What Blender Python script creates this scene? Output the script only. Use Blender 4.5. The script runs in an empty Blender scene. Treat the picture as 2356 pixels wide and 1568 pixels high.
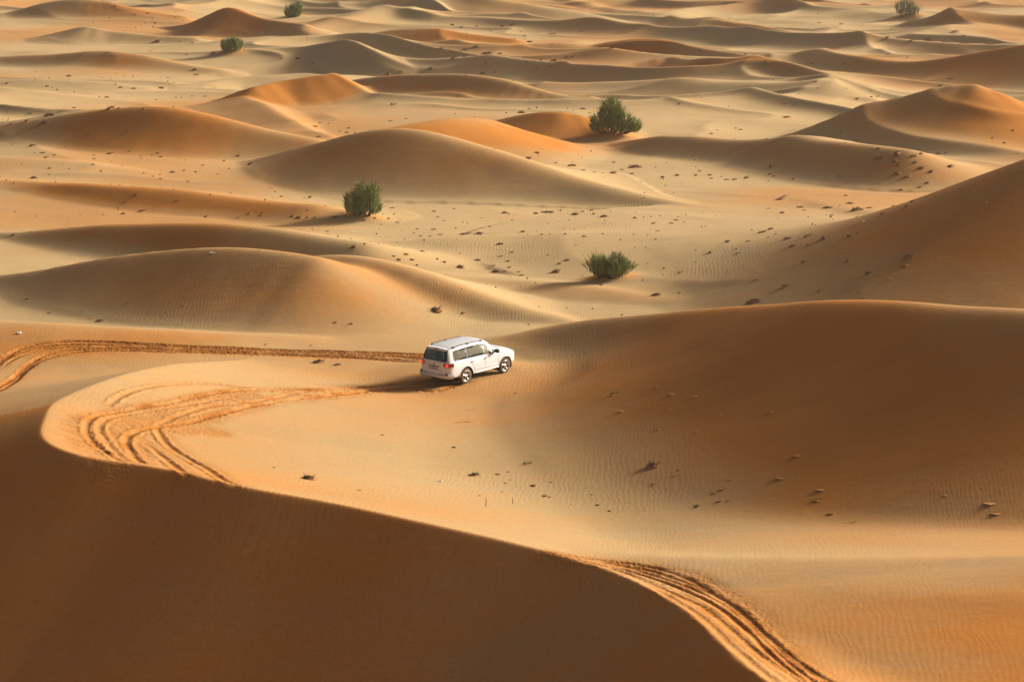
import bpy, math, random, time
import numpy as np
from mathutils import Vector, Matrix
T0=time.time()
R = math.radians
random.seed(7); rng = np.random.default_rng(7)
S = bpy.context.scene
COL = S.collection

# ------------------------------------------------------------------ camera
CAM_H = 25.0
HFOV = R(20.4)
PITCH = R(9.75)
FP = 1177.5/math.tan(HFOV/2)          # focal length in units of a 2355 px wide frame
cam_d = bpy.data.cameras.new('camera'); cam = bpy.data.objects.new('camera', cam_d); COL.objects.link(cam)
cam_d.sensor_width = 36; cam_d.lens = 18/math.tan(HFOV/2)
cam_d.clip_start = .5; cam_d.clip_end = 20000
cam.location = (0,0,CAM_H); cam.rotation_euler = (math.pi/2-PITCH, 0, 0)
S.camera = cam
FWD = np.array([0, math.cos(PITCH), -math.sin(PITCH)]); UPV = np.array([0, math.sin(PITCH), math.cos(PITCH)])
def ray(u, v):
    d = FWD + np.array([1.0,0,0])*((u-1177.5)/FP) + UPV*(-(v-784)/FP)
    return d
def px(u, v, z):
    d = ray(u, v); t = (z-CAM_H)/d[2]
    return d[0]*t, d[1]*t

# ------------------------------------------------------------------ noise
def _hash(ix, iy, seed):
    n = (ix.astype(np.int64)*374761393 + iy.astype(np.int64)*668265263 + seed*1442695041) & 0x7fffffff
    n = ((n ^ (n >> 13))*1274126177) & 0x7fffffff
    n = (n ^ (n >> 16)) & 0xffff
    return n.astype(np.float32)/65535.0
def vnoise(x, y, seed=0):
    ix = np.floor(x); iy = np.floor(y); fx = x-ix; fy = y-iy
    fx = fx*fx*fx*(fx*(fx*6-15)+10); fy = fy*fy*fy*(fy*(fy*6-15)+10)
    ix = ix.astype(np.int64); iy = iy.astype(np.int64)
    a = _hash(ix,iy,seed); b = _hash(ix+1,iy,seed); c = _hash(ix,iy+1,seed); d = _hash(ix+1,iy+1,seed)
    return (a*(1-fx)+b*fx)*(1-fy)+(c*(1-fx)+d*fx)*fy-0.5
def fbm(x, y, n=3, seed=0):
    s = 0; a = 1.0
    for i in range(n):
        s = s + a*vnoise(x, y, seed+i*17); x = x*2.03+5.1; y = y*2.03-3.7; a *= .5
    return s

# ------------------------------------------------------------------ dune heights on a plan raster
CELL = .4; RX0, RX1, RY0, RY1 = -150., 150., 58., 580.
gx1 = np.arange(RX0, RX1, CELL, dtype=np.float32); gy1 = np.arange(RY0, RY1, CELL, dtype=np.float32)
GX, GY = np.meshgrid(gx1, gy1)
GZ = np.zeros_like(GX); GL = np.zeros_like(GX)

def catmull(P, step=1.0):
    P = np.array(P, float); out = []
    Q = np.vstack([2*P[0]-P[1], P, 2*P[-1]-P[-2]])
    for i in range(1, len(Q)-2):
        L = np.linalg.norm(Q[i+1][:2]-Q[i][:2]); n = max(2, int(L/step))
        t = np.linspace(0,1,n,endpoint=False)[:,None]
        p0,p1,p2,p3 = Q[i-1],Q[i],Q[i+1],Q[i+2]
        m1 = (p2-p0)/2; m2 = (p3-p1)/2
        l1 = np.linalg.norm(m1[:2])+1e-9; l2 = np.linalg.norm(m2[:2])+1e-9
        m1 = m1*min(1, 1.2*L/l1); m2 = m2*min(1, 1.2*L/l2)
        out.append((2*t**3-3*t**2+1)*p1+(t**3-2*t**2+t)*m1+(-2*t**3+3*t**2)*p2+(t**3-t**2)*m2)
    out.append(P[-1:])
    return np.vstack(out)
def resample(C, step):
    L = np.concatenate([[0], np.cumsum(np.linalg.norm(np.diff(C[:,:2],axis=0),axis=1))])
    t = np.linspace(0, L[-1], max(2,int(L[-1]/step)+1))
    return np.stack([np.interp(t, L, C[:,k]) for k in range(C.shape[1])], 1)
def gsm(C, sigma):
    """smooth a polyline along its length, ends kept"""
    r = int(3*sigma)+1; k = np.exp(-.5*(np.arange(-r,r+1)/sigma)**2); k /= k.sum()
    P = np.vstack([2*C[:1]-C[1:r+1][::-1], C, 2*C[-1:]-C[-r-1:-1][::-1]])
    return np.stack([np.convolve(P[:,j], k, 'valid') for j in range(C.shape[1])], 1)
def blur(a, sigma):
    s = sigma/CELL
    if s < .3: return a
    r = int(math.ceil(2.6*s)); k = np.exp(-.5*(np.arange(-r,r+1)/s)**2); k = (k/k.sum()).astype(np.float32)
    for ax in (0,1):
        p = np.pad(a, [(r,r) if ax==0 else (0,0), (r,r) if ax==1 else (0,0)], mode='edge')
        o = np.zeros_like(a)
        for i,w in enumerate(k):
            o += w*(p[i:i+a.shape[0],:] if ax==0 else p[:,i:i+a.shape[1]])
        a = o
    return a
def smax(a, b, k):
    h = np.clip(.5+.5*(b-a)/k, 0, 1)
    return a*(1-h)+b*h + k*h*(1-h)

def ridge(pts, sn=20, sf=20, pn=1.25, pf=1.7, rn=1.5, k=.35, floor=-.15, loose=0, sm=None, r=None, gs=1.5):
    """a dune: crest through (u,v,z) points left to right; sn/sf steepest slope in degrees on the near/far side"""
    if r is None: W = [(*px(u,v,z), z) for u,v,z in pts]
    else:                               # crest laid along a line of given distances, height follows
        W = []
        for u,v in pts:
            d = ray(u,v); h = math.hypot(d[0],d[1]); rd = r[0]+(r[1]-r[0])*(u-pts[0][0])/(pts[-1][0]-pts[0][0])
            z = max(.05, CAM_H+rd*d[2]/h); W.append((d[0]/h*rd, d[1]/h*rd, z))
    C = resample(catmull(W, 1.0), 1.5)
    if len(C) > 8: C = gsm(C, gs)
    hmax = C[:,2].max()-floor
    tn, tf = math.tan(R(sn*1.18)), math.tan(R(sf))
    wmax = max(pn*hmax/tn, pf*hmax/tf)+2*rn+2
    x0,y0 = C[:,:2].min(0)-wmax; x1,y1 = C[:,:2].max(0)+wmax
    i0,i1 = max(0,int((x0-RX0)/CELL)), min(len(gx1),int((x1-RX0)/CELL)+1)
    j0,j1 = max(0,int((y0-RY0)/CELL)), min(len(gy1),int((y1-RY0)/CELL)+1)
    if i1<=i0 or j1<=j0: return
    gx = gx1[i0:i1]; gy = gy1[j0:j1]
    best = np.zeros((j1-j0, i1-i0), np.float32); bn = np.zeros_like(best)
    for j in range(len(C)-1):
        ax,ay = C[j,:2]; ex,ey = C[j+1,:2]-C[j,:2]; L2 = ex*ex+ey*ey+1e-9
        hj = max(C[j,2], C[j+1,2])-floor
        wj = max(pn*hj/tn, pf*hj/tf)+2*rn+1
        a0,a1 = np.searchsorted(gx, [min(ax,ax+ex)-wj, max(ax,ax+ex)+wj]); b0,b1 = np.searchsorted(gy, [min(ay,ay+ey)-wj, max(ay,ay+ey)+wj])
        if a1<=a0 or b1<=b0: continue
        dx = (gx[a0:a1]-np.float32(ax))[None,:]; dy = (gy[b0:b1]-np.float32(ay))[:,None]
        t = np.clip((dx*ex+dy*ey)/L2, 0, 1)
        d = np.sqrt((dx-t*ex)**2+(dy-t*ey)**2)
        sd = np.clip((ex*dy-ey*dx)/math.sqrt(L2)/(d+.3), -1, 1)*.5+.5      # 0 near .. 1 far
        sd = sd*sd*(3-2*sd)
        h = np.maximum(C[j,2]*(1-t)+C[j+1,2]*t-floor, .02)
        dr = np.sqrt(d*d+rn*rn)-rn
        g = dr*((tn/pn)*(1-sd)+(tf/pf)*sd)/h
        z = (h*np.clip(1-g,0,1)**(pn*(1-sd)+pf*sd)).astype(np.float32)
        B = best[b0:b1,a0:a1]; m2 = z > B
        B[m2] = z[m2]; bn[b0:b1,a0:a1][m2] = sd[m2]
    s = sm if sm is not None else (.2 if rn<.8 else .42)
    best = blur(best, s); sl = (slice(j0,j1), slice(i0,i1))
    GZ[sl] = np.where(best>.004, smax(GZ[sl], floor+best, k*np.clip(best/.3,.03,1)), GZ[sl])
    if loose:
        bn = blur(bn, 1.5)
        amt = abs(loose)*((1-bn) if loose>0 else bn)*np.clip(best/hmax*2.2,0,1)*np.clip(best/.5,0,1)
        GL[sl] = np.maximum(GL[sl], amt)

# gentle swell of the open floor
GZ += np.clip((GY-150)/60,0,1)*(.55*fbm(GX/34, GY/34, 2, 3)+.5*fbm(GX/22, GY/46, 2, 5)).astype(np.float32)
# --- far rows
ridge([(-60,50),(0,43),(80,24),(150,14),(220,24),(320,40),(420,48)], 20,22, r=(440,422), rn=0.72, loose=.5, pn=1.4)
ridge([(-40,120),(60,100),(140,75),(203,61),(240,70),(320,81),(450,92)], 17,24, r=(392,374), rn=.3, loose=.2, pn=1.4, gs=.5)
ridge([(360,78),(430,57),(490,32),(528,15),(560,26),(610,42),(700,52)], 26,26, r=(413,392), rn=.3, loose=.7, pn=1.2, gs=.5)
ridge([(560,95,.2),(680,70,.6),(800,50,.9),(900,42,.7),(1000,60,.2)], 12,16, rn=2)
ridge([(800,40),(900,26),(1000,8),(1100,-3),(1180,3),(1260,14),(1340,22),(1430,36),(1500,46)], 17,22, r=(447,430), rn=1.04, pn=1.4)
ridge([(640,-10,.5),(800,-16,1.3),(950,-6,1.2),(1040,4,.4)], 20,20, loose=.4)
ridge([(1300,-5,.3),(1500,20,.6),(1600,4,1.2),(1750,-4,1.5),(1900,2,1.2),(2050,16,.3)], 20,20)
ridge([(1480,55),(1560,42),(1630,27),(1665,28),(1720,40),(1800,58),(1900,75)], 17,24, r=(426,405), rn=.3, loose=.25, pn=1.4, gs=.5)
ridge([(1870,60,.1),(2000,42,.8),(2090,28,1.2),(2160,50,.6)], 16,20)
ridge([(2020,62),(2110,42),(2180,29),(2260,25),(2355,33),(2480,40)], 24,24, r=(428,410), rn=1.5, loose=.5)
ridge([(1700,92,.1),(1850,84,.7),(2000,78,.7),(2100,95,.1)], 14,20)
ridge([(700,100),(760,88),(840,72),(900,61),(945,59),(985,70),(1060,80),(1180,90)], 15,24, r=(388,373), rn=.6, loose=.9)
ridge([(780,120,.6),(815,135,.9),(870,158,.5),(930,170,.1)], 12,22, rn=.4)
ridge([(-60,136),(0,131),(120,126),(240,125),(330,131),(430,150),(520,160)], 22,20, r=(350,331), rn=0.85, loose=.6, pn=1.4)
ridge([(1330,122),(1400,106),(1450,97),(1490,93),(1540,96),(1600,110),(1700,135)], 24,22, r=(361,346), rn=1.5, loose=.6)
ridge([(1300,172,.2),(1440,150,.8),(1520,134,1.5),(1550,131,1.6),(1590,141,1.6),(1660,155,1.5),(1780,172,1.2),(1900,195,.7),(2010,218,.1)], 22,24, rn=.3, loose=.6, gs=.5)
ridge([(1840,165),(1960,152),(2080,143),(2180,131),(2280,115),(2355,99),(2500,75)], 22,20, r=(338,320), rn=0.72, loose=.6, pn=1.4)
ridge([(480,188,.2),(540,172,.6),(640,165,.9),(760,160,1.0),(860,170,.3)], 17,20)
ridge([(-80,190,.2),(60,182,.7),(200,186,.6),(330,200,.1)], 12,16, rn=0.85)
ridge([(-80,232,.5),(60,228,.7),(220,232,.5),(360,250,.1)], 8,18, rn=2)
ridge([(980,110,.1),(1100,118,.5),(1250,112,.7),(1380,124,.3)], 14,16, rn=1.04)
# --- middle distance
ridge([(1150,195),(1250,183),(1380,179),(1520,178),(1660,185),(1800,200),(1900,213),(1990,232)], 15,18, r=(313,288), rn=1.04, pn=1.4)
ridge([(520,225,.2),(574,206,1.6),(640,191,2.0),(720,185,2.2),(790,196,1.6),(860,212,.7)], 20,26, rn=.3, loose=1, gs=.5)
ridge([(720,215),(780,196),(860,185),(960,177),(1050,173),(1120,177),(1180,190),(1250,213),(1340,240),(1420,255)], 25,24, r=(300,276), rn=0.72, loose=.7, pn=1.4)
ridge([(560,225,1.0),(620,245,1.0),(680,285,.7),(760,318,.2)], 10,24, rn=.4)
ridge([(-220,340),(-120,328),(0,308),(100,296),(200,276),(290,265),(360,260),(420,268),(500,284),(600,305),(720,322)], 26,20, r=(250,233), rn=1.04, loose=.6, pn=1.4)
ridge([(1780,322),(1850,302),(1950,272),(2040,246),(2130,222),(2200,203),(2238,184),(2290,214),(2355,246),(2450,290)], r=(252,252), sn=21, sf=24, pn=1.15, rn=.4, loose=.8, gs=.8)
ridge([(2150,178,.3),(2260,150,1.4),(2355,135,2.2),(2450,125,2.6)], 18,20)
ridge([(1440,320),(1500,308),(1600,312),(1700,321),(1780,318),(1880,318),(2000,325),(2090,338)], 24,20, r=(246,224), rn=0.85, loose=.6)
ridge([(880,295,2.6),(950,284,2.9),(1030,270,3.1),(1110,267,3.0),(1140,276,2.4),(1170,300,1.2)], 17,26, rn=.4, loose=1, pn=1.4)
ridge([(1150,278,.6),(1220,259,1.9),(1288,244,2.6),(1340,261,2.0),(1390,284,1.0),(1440,300,.4)], 18,24, rn=.6, loose=.9)
ridge([(560,388),(650,362),(720,340),(790,316),(850,294),(905,284),(955,289),(1050,319),(1150,350),(1230,375),(1330,407),(1450,437),(1580,464),(1720,492)], 22,24, r=(229,199), rn=.9, sm=.6, loose=.7, pn=1.2)
ridge([(-150,378,1.0),(0,383,.9),(120,389,.8),(220,400,.6),(330,416,.2)], 9,16)
ridge([(-120,440),(30,434),(200,432),(420,440),(560,458),(720,470)], 18,14, r=(216,197), rn=0.85, loose=.6, pn=1.4)
ridge([(-120,560),(30,535),(160,519),(300,512),(450,512),(570,518),(690,536),(830,556)], 27,16, r=(193,172), rn=1.04, loose=.7, pn=1.4)
ridge([(780,574,.2),(900,556,.5),(1050,545,.7),(1200,541,.8),(1350,545,.8),(1480,556,.6),(1620,582,.2)], 6,16, rn=2)
ridge([(-150,655),(0,636),(120,620),(250,590),(400,571),(520,566),(620,571),(720,590)], 21,22, r=(170,156), rn=0.72, loose=.6)
ridge([(420,650),(540,625),(640,597),(700,584),(770,578),(840,583),(910,601),(1000,635),(1100,673),(1200,708),(1310,736)], 26,22, r=(166,151.5), rn=0.85, loose=.7, pn=1.2)
ridge([(1000,632,.2),(1150,640,.4),(1300,650,.5),(1420,665,.4),(1560,690,.2)], 14,10, loose=.7)
# --- right hand slopes
ridge([(1800,612),(1950,578),(2060,538),(2150,500),(2250,444),(2355,384),(2500,325)], r=(179,164), sn=21, sf=22, rn=1.5, loose=.9, floor=-.3, pn=1.3)
ridge([(1150,784,.3),(1240,750,.85),(1300,737,1.1),(1430,727,1.65),(1560,714,2.35),(1700,700,3.3),(1850,691,4.6),(1980,686,5.5),(2050,686,5.8),(2120,696,5.85),(2210,704,6.1),(2355,705,6.7),(2500,722,6.8),(2650,780,6.3),(2750,850,4.6),(2850,930,2)], 23.5,26, rn=1.0, loose=.95, floor=-.3, pn=1.62, k=.5)
ridge([(1960,640,.9),(2080,590,2.0),(2200,545,3.0),(2355,505,3.9)], 15,8, rn=2, floor=.2, k=1.2, loose=.6)
ridge([(1760,640,.3),(1900,612,1.0),(2050,575,1.9)], 12,6, rn=2, floor=0, k=1.0, loose=.5)
# --- left: far-track ridge and the foreground
ridge([(-200,730,.9),(0,737,.9),(130,741,.9),(320,756,.7),(480,768,.4),(700,776,.1)], 6,18, rn=1, loose=.7)
ridge([(1250,1272,1.0),(1500,1284,1.3),(1750,1289,1.6),(2100,1287,1.9),(2400,1284,2.3),(2700,1280,2.8)], 4,12, rn=.6, floor=-.5, pn=1.2)
ridge([(1720,1350,.8),(1850,1368,1.4),(2100,1380,1.9),(2400,1380,2.2),(2700,1375,2.2)], 13,5, rn=0.72, floor=-1.5, pn=1.3, loose=.8)

# smaller dunes between the big ones: chains of low crests, steeper on the side away from the wind
def chain(lam, seed, ca=-.5):
    c,s = math.cos(ca), math.sin(ca)
    a = (GX*c+GY*s)/(lam*2.3); q_ = (-GX*s+GY*c)/lam
    q_ = q_+.7*fbm(GX/lam/1.6, GY/lam/1.6, 2, seed+3)
    n1 = vnoise(a, q_, seed)*2
    q_ = q_+.16*(1-np.abs(n1))
    n1 = vnoise(a, q_, seed)*2
    return (1-np.abs(n1))**2.6
act = np.clip((GY-165)/70,0,1)*np.clip(.7+1.2*fbm(GX/60,GY/80,2,55),.2,1)
GZ += (act*np.clip((GY-60)/220,.45,1.2)*(1.9*chain(34,101)+1.1*chain(17,131,-.7)+.40*chain(8,161,-.4)-.85)).astype(np.float32)
GL += np.clip(fbm(GX/26+7, GY/40, 3, 77)*1.6+.14, 0, .55).astype(np.float32)*(GY>60)

for (u_,v_,rad,amt) in ((1080,1100,8,.8),(1450,1225,6,.6),(330,960,9,.5),(1450,560,16,.75),(1150,560,16,.6),(1000,620,9,.5)):
    x_,y_ = px(u_,v_,0); GL *= 1-amt*np.exp(-(((GX-x_)**2+((GY-y_)*.8)**2)/rad**2)**1.5)
# ------------------------------------------------------------------ ground sheet (rings from the foot of the camera's dune to the horizon)
def lin(a,b,n): return np.linspace(a,b,n,endpoint=False)
az = np.concatenate([lin(-180,-30,30), lin(-30,-11.2,70), lin(-11.2,11.2,1000), lin(11.2,30,70), np.linspace(30,180,31)])
az = np.radians(az[:-1])
rr = np.concatenate([[1.0], np.geomspace(3,62,40,endpoint=False), lin(62,205,1200), np.geomspace(205,520,650,endpoint=False), np.geomspace(520,1000,80,endpoint=False), np.geomspace(1000,9000,40)])
A, RR = np.meshgrid(az, rr)           # rows: r, cols: az
X = (RR*np.sin(A)).astype(np.float32); Y = (RR*np.cos(A)).astype(np.float32)
NR, NC = X.shape
def cubic(img, x, y):
    fx = (x-RX0)/CELL; fy = (y-RY0)/CELL
    ix = np.floor(fx).astype(int); iy = np.floor(fy).astype(int); tx = (fx-ix).astype(np.float32); ty = (fy-iy).astype(np.float32)
    def wts(t): return [(1-t)**3/6, (3*t**3-6*t**2+4)/6, (-3*t**3+3*t**2+3*t+1)/6, t**3/6]
    wx, wy = wts(tx), wts(ty); o = np.zeros_like(tx)
    for b in range(4):
        yy = np.clip(iy+b-1, 0, img.shape[0]-1); row = np.zeros_like(tx)
        for a in range(4):
            row += wx[a]*img[yy, np.clip(ix+a-1, 0, img.shape[1]-1)]
        o += wy[b]*row
    return o
Z = np.zeros_like(X); LOOSE = np.zeros_like(X); TRACK = np.zeros_like(X)
zf_, lf_, tf_ = Z.ravel(), LOOSE.ravel(), TRACK.ravel(); xf_, yf_ = X.ravel(), Y.ravel()
ins = np.flatnonzero((xf_>RX0+2)&(xf_<RX1-2)&(yf_>RY0+1)&(yf_<RY1-2))
edge = np.minimum.reduce([xf_[ins]-RX0, RX1-xf_[ins], yf_[ins]-RY0+20, RY1-yf_[ins]])
zf_[ins] = cubic(GZ, xf_[ins], yf_[ins])*np.clip(edge/15,0,1); lf_[ins] = cubic(GL, xf_[ins], yf_[ins])

# foreground crest: the lit side falls into the bowl, the shaded side falls away to the left
F1 = [(2700,2500,3.4),(2500,2300,3.2),(2100,1900,2.9),(1900,1690,2.6),(1770,1568,2.4),(1710,1528,2.3),(1600,1421,1.9),(1530,1371,1.7),(1400,1311,1.5),(1290,1276,1.5),(1140,1238,1.7),(1000,1207,1.9),(760,1154,2.2),(550,1117,2.45),(400,1080,2.6),(330,1068,2.65),(240,1060,2.7),(160,1041,2.8),(108,1018,2.8),(93,993,2.8),(104,962,2.8),(112,938,2.8),(135,918,2.7),(190,894,2.7),(260,869,2.5),(330,851,2.2),(400,838,1.6),(480,832,.8),(560,830,.0)]
dep = [60]*29
W = [(*px(u,v,z), z, dd, min(1,max(0,(i-18)/5))) for i,((u,v,z),dd) in enumerate(zip(F1,dep))]
C1 = gsm(resample(catmull(W, .5), .5), 2.0)[::-1]      # runs from the far end round the bend towards the camera
x0,y0 = C1[:,:2].min(0)-70; x1,y1 = C1[:,:2].max(0)+70
idx = np.flatnonzero((xf_>x0)&(xf_<x1)&(yf_>y0)&(yf_<y1)&(zf_*0+RR.ravel()<210))
gx, gy = xf_[idx], yf_[idx]
zin = np.full(len(idx), -9., np.float32); zo = np.full(len(idx), -99., np.float32); dn = np.full(len(idx), 1e9, np.float32)
sdn = np.zeros(len(idx), np.float32); gi = np.zeros(len(idx), np.float32); zcn = np.zeros(len(idx), np.float32); gs = np.zeros(len(idx), np.float32)
tin = math.tan(R(12)); tout = math.tan(R(31))
for j in range(len(C1)-1):
    ax,ay = C1[j,:2]; ex,ey = C1[j+1,:2]-C1[j,:2]; L2 = ex*ex+ey*ey
    dx = gx-np.float32(ax); dy = gy-np.float32(ay)
    t = np.clip((dx*ex+dy*ey)/np.float32(L2), 0, 1); d = np.sqrt((dx-t*ex)**2+(dy-t*ey)**2)
    zc = C1[j,2]*(1-t)+C1[j+1,2]*t; dp = C1[j,3]
    dr = np.sqrt(d*d+.12**2)-.12
    h = np.maximum(zc+.4,.05)
    np.maximum(zin, -.4+h*np.clip(1-dr*tin/(1.6*h),0,1)**1.6, out=zin)
    np.maximum(zo, zc-dp*(1-np.exp(-tout*dr/dp)), out=zo)
    m = d < dn
    dn[m] = d[m]; sdn[m] = (ex*dy-ey*dx)[m]; zcn[m] = zc[m]
    wj = np.exp(-d/5.5)+1e-9; gs += wj; gi += wj*C1[j,4]
out = sdn < 0; gi = np.clip(gi/gs*1.3,0,1); gi = gi*gi*(3-2*gi)
zb = zf_[idx]
zz = np.where(out, zo*(1-gi)+smax((zcn-math.tan(R(11))*dn).astype(np.float32), zb, (.04+1.5*np.clip((zcn-.5)/1.5,0,1)).astype(np.float32))*gi, smax(zb, zin, .3))
zf_[idx] = zz
lf_[idx] = np.where(out&(gi<.9), np.maximum(lf_[idx], .9*np.clip(zcn/2,0,1)), lf_[idx])

# the dune the photographer stands on, the hollow below it, rolling dunes beyond the picture
hollow = np.clip((50-RR)/18, 0, 1)*np.clip((R(22)-A)/R(8),0,1)
Z[:] = Z*(1-hollow)-12*hollow
Z[:] = np.maximum(Z, -14)
Z[:] = smax(Z, (CAM_H-1.7-.56*RR).astype(np.float32), 2.0)
far = np.clip((RR-500)/180, 0, 1)+np.clip((np.abs(A)-R(14))/R(6),0,1)*np.clip((RR-60)/40,0,1)
far = np.clip(far,0,1)
Z += (far*(5*np.abs(fbm(X/60,Y/75,3,9))+2.0*fbm(X/140,Y/140,2,21))).astype(np.float32)
Z += (.09*fbm(X/8,Y/11,2,31)+.025*fbm(X/2.4,Y/3.2,2,41)).astype(np.float32)*np.clip((RR-100)/30,.2,1)*np.clip((2000-RR)/500,0,1)

# firm level patch the car drives on, tilted as the car is
CARX, CARY, CARZ = -1.97, 134.43, .237
CAR_R = Matrix.Rotation(R(49.88),3,'Z') @ Matrix.Rotation(R(-2.2),3,'Y') @ Matrix.Rotation(R(1.78),3,'X')
_n = CAR_R @ Vector((0,0,1))
_d = np.hypot(X-CARX, Y-CARY); _w = np.clip((6.2-_d)/3.8, 0, 1); _w = _w*_w*(3-2*_w)
print('ground under the car was', Z.ravel()[np.argmin(_d)])
Z[:] = Z*(1-_w)+(CARZ-(_n.x*(X-CARX)+_n.y*(Y-CARY))/_n.z)*_w

# ------------------------------------------------------------------ points on the ground seen at a place in the picture
AZF = az
def zat(x, y):
    r = math.hypot(x,y); a = math.atan2(x,y)
    c = np.searchsorted(az, a)-1; q = np.searchsorted(rr, r)-1
    c = min(max(c,0),NC-2); q = min(max(q,0),NR-2)
    fa = (a-az[c])/(az[c+1]-az[c]); fr = (r-rr[q])/(rr[q+1]-rr[q])
    return float((Z[q,c]*(1-fa)+Z[q,c+1]*fa)*(1-fr)+(Z[q+1,c]*(1-fa)+Z[q+1,c+1]*fa)*fr)
def ground_at(u, v):
    """first point of the ground along the line of sight through (u, v)"""
    d = ray(u,v); h = math.hypot(d[0],d[1]); a = math.atan2(d[0],d[1]); sl = d[2]/h
    c = min(max(np.searchsorted(az, a)-1,0),NC-2); fa = (a-az[c])/(az[c+1]-az[c])
    prof = Z[:,c]*(1-fa)+Z[:,c+1]*fa
    diff = prof-(CAM_H+sl*rr)
    k = np.flatnonzero((diff>0)&(rr>55))
    k = k[0] if len(k) else NR-1
    f = diff[k-1]/(diff[k-1]-diff[k]+1e-12)
    r = rr[k-1]+(rr[k]-rr[k-1])*f
    return r*math.sin(a), r*math.cos(a), CAM_H+sl*r
# sand drifted up round the feet of the shrubs
for u_,v_,h_,w_ in ((1397,637,.32,1.5),(1408,307,.5,2.4),(831,495,.3,1.6),(533,118,.4,2.0),(676,40,.4,2.0),(2084,36,.4,2.2)):
    x_,y_,z_ = ground_at(u_,v_)
    for k_ in range(3):
        q_ = np.exp(-(((X-x_-w_*.45*(k_-1))/(w_*.75))**2+((Y-y_+.5*w_)/(w_*.7))**2)); Z[:] += (h_*(.55 if k_!=1 else .45)*q_).astype(np.float32)
        LOOSE[:] = np.maximum(LOOSE, .75*q_)
# ------------------------------------------------------------------ tyre ruts pressed into the sand
SHIFT = []
def rut(pts, hw=.12, depth=0.054, berm=0.022, churn=.5, cw=.5, world=None):
    P = gsm(resample(catmull([ground_at(u,v)[:2] for u,v in pts] if world is None else world, .3), .25), 3.0)
    n1 = (vnoise(np.arange(len(P))*.13, np.full(len(P), len(SHIFT)*9.7), 5))*.10
    tg = np.gradient(P, axis=0); tg /= np.linalg.norm(tg,axis=1)[:,None]+1e-9
    P = P+np.stack([-tg[:,1],tg[:,0]],1)*n1[:,None]
    reach = max(hw*5, cw*3)
    m = np.flatnonzero((xf_>P[:,0].min()-reach)&(xf_<P[:,0].max()+reach)&(yf_>P[:,1].min()-reach)&(yf_<P[:,1].max()+reach))
    gx, gy = xf_[m], yf_[m]
    # coarse bins along the rut keep the search small
    d = np.full(len(m), 1e9, np.float32); tt = np.zeros(len(m), np.float32)
    for s in range(0, len(P)-1, 24):
        Q = P[s:s+26]
        mm = np.flatnonzero((gx>Q[:,0].min()-reach)&(gx<Q[:,0].max()+reach)&(gy>Q[:,1].min()-reach)&(gy<Q[:,1].max()+reach))
        if not len(mm): continue
        for qi,(a,b) in enumerate(zip(Q[:-1],Q[1:])):
            e = b-a; dx = gx[mm]-np.float32(a[0]); dy = gy[mm]-np.float32(a[1])
            t = np.clip((dx*e[0]+dy*e[1])/(e@e+1e-9),0,1)
            dd = np.hypot(dx-t*e[0], dy-t*e[1]); k = dd < d[mm]; d[mm[k]] = dd[k]; tt[mm[k]] = s+qi
    near_ = d < reach; m = m[near_]; d = d[near_]; tt = tt[near_]
    win = np.clip(np.minimum(tt, len(P)-tt)/6, 0, 1)
    rough = 1+1.6*vnoise(xf_[m]*6, yf_[m]*6, 61)+.8*vnoise(xf_[m]*1.3, yf_[m]*1.3, 62)
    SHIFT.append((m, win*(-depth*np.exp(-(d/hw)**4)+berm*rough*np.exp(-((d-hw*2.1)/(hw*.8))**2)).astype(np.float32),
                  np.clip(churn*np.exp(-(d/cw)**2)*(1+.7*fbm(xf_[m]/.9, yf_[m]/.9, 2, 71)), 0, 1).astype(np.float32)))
def churned(pts, wd, amt, rough=.05):
    P = resample(catmull([ground_at(u,v)[:2] for u,v in pts], .3), .4)
    m = np.flatnonzero((xf_>P[:,0].min()-3*wd)&(xf_<P[:,0].max()+3*wd)&(yf_>P[:,1].min()-3*wd)&(yf_<P[:,1].max()+3*wd))
    d = np.full(len(m), 1e9, np.float32)
    for a in P: d = np.minimum(d, np.hypot(xf_[m]-np.float32(a[0]), yf_[m]-np.float32(a[1])))
    k = d < 2.2*wd; m = m[k]; d = d[k]
    e = np.exp(-(d/wd)**4)
    SHIFT.append((m, (.6*rough*e*(vnoise(xf_[m]/.3,yf_[m]/.3,81)+vnoise(xf_[m]/.8,yf_[m]/.8,82))).astype(np.float32),
                  np.clip(.72*amt*e*(1+.8*fbm(xf_[m]/1.6,yf_[m]/1.6,3,91)),0,.56).astype(np.float32)))
# far band running left from the car
rut([(-30,850),(0,829),(33,807),(67,795),(117,787),(184,785),(251,787),(335,792),(435,797),(569,802),(702,806),(788,809),(900,812),(985,816)], churn=1.0, cw=.26)
rut([(-30,858),(0,834),(40,811),(80,800),(140,794),(200,793),(270,795),(335,796),(435,802),(569,807),(702,812),(788,814),(985,821)], churn=1.0, cw=.26)
rut([(-30,905),(0,889),(33,866),(60,844),(87,822),(134,807),(200,803),(300,801),(435,805),(569,811),(702,817),(788,819),(900,820),(990,827)], churn=1.0, cw=.26)
rut([(-30,915),(0,897),(40,868),(65,848),(95,827),(140,815),(220,806),(335,808),(470,811),(569,815),(702,821),(788,823),(985,831)], churn=1.0, cw=.26)
rut([(180,786),(335,794),(435,799),(569,804),(702,809),(788,811),(985,818)], churn=.9, cw=.2)
rut([(300,804),(470,808),(569,813),(702,819),(788,821),(985,829)], churn=.9, cw=.2)
rut([(0,845),(40,820),(80,806),(134,799),(200,797)], churn=.7, cw=.2)
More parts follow.
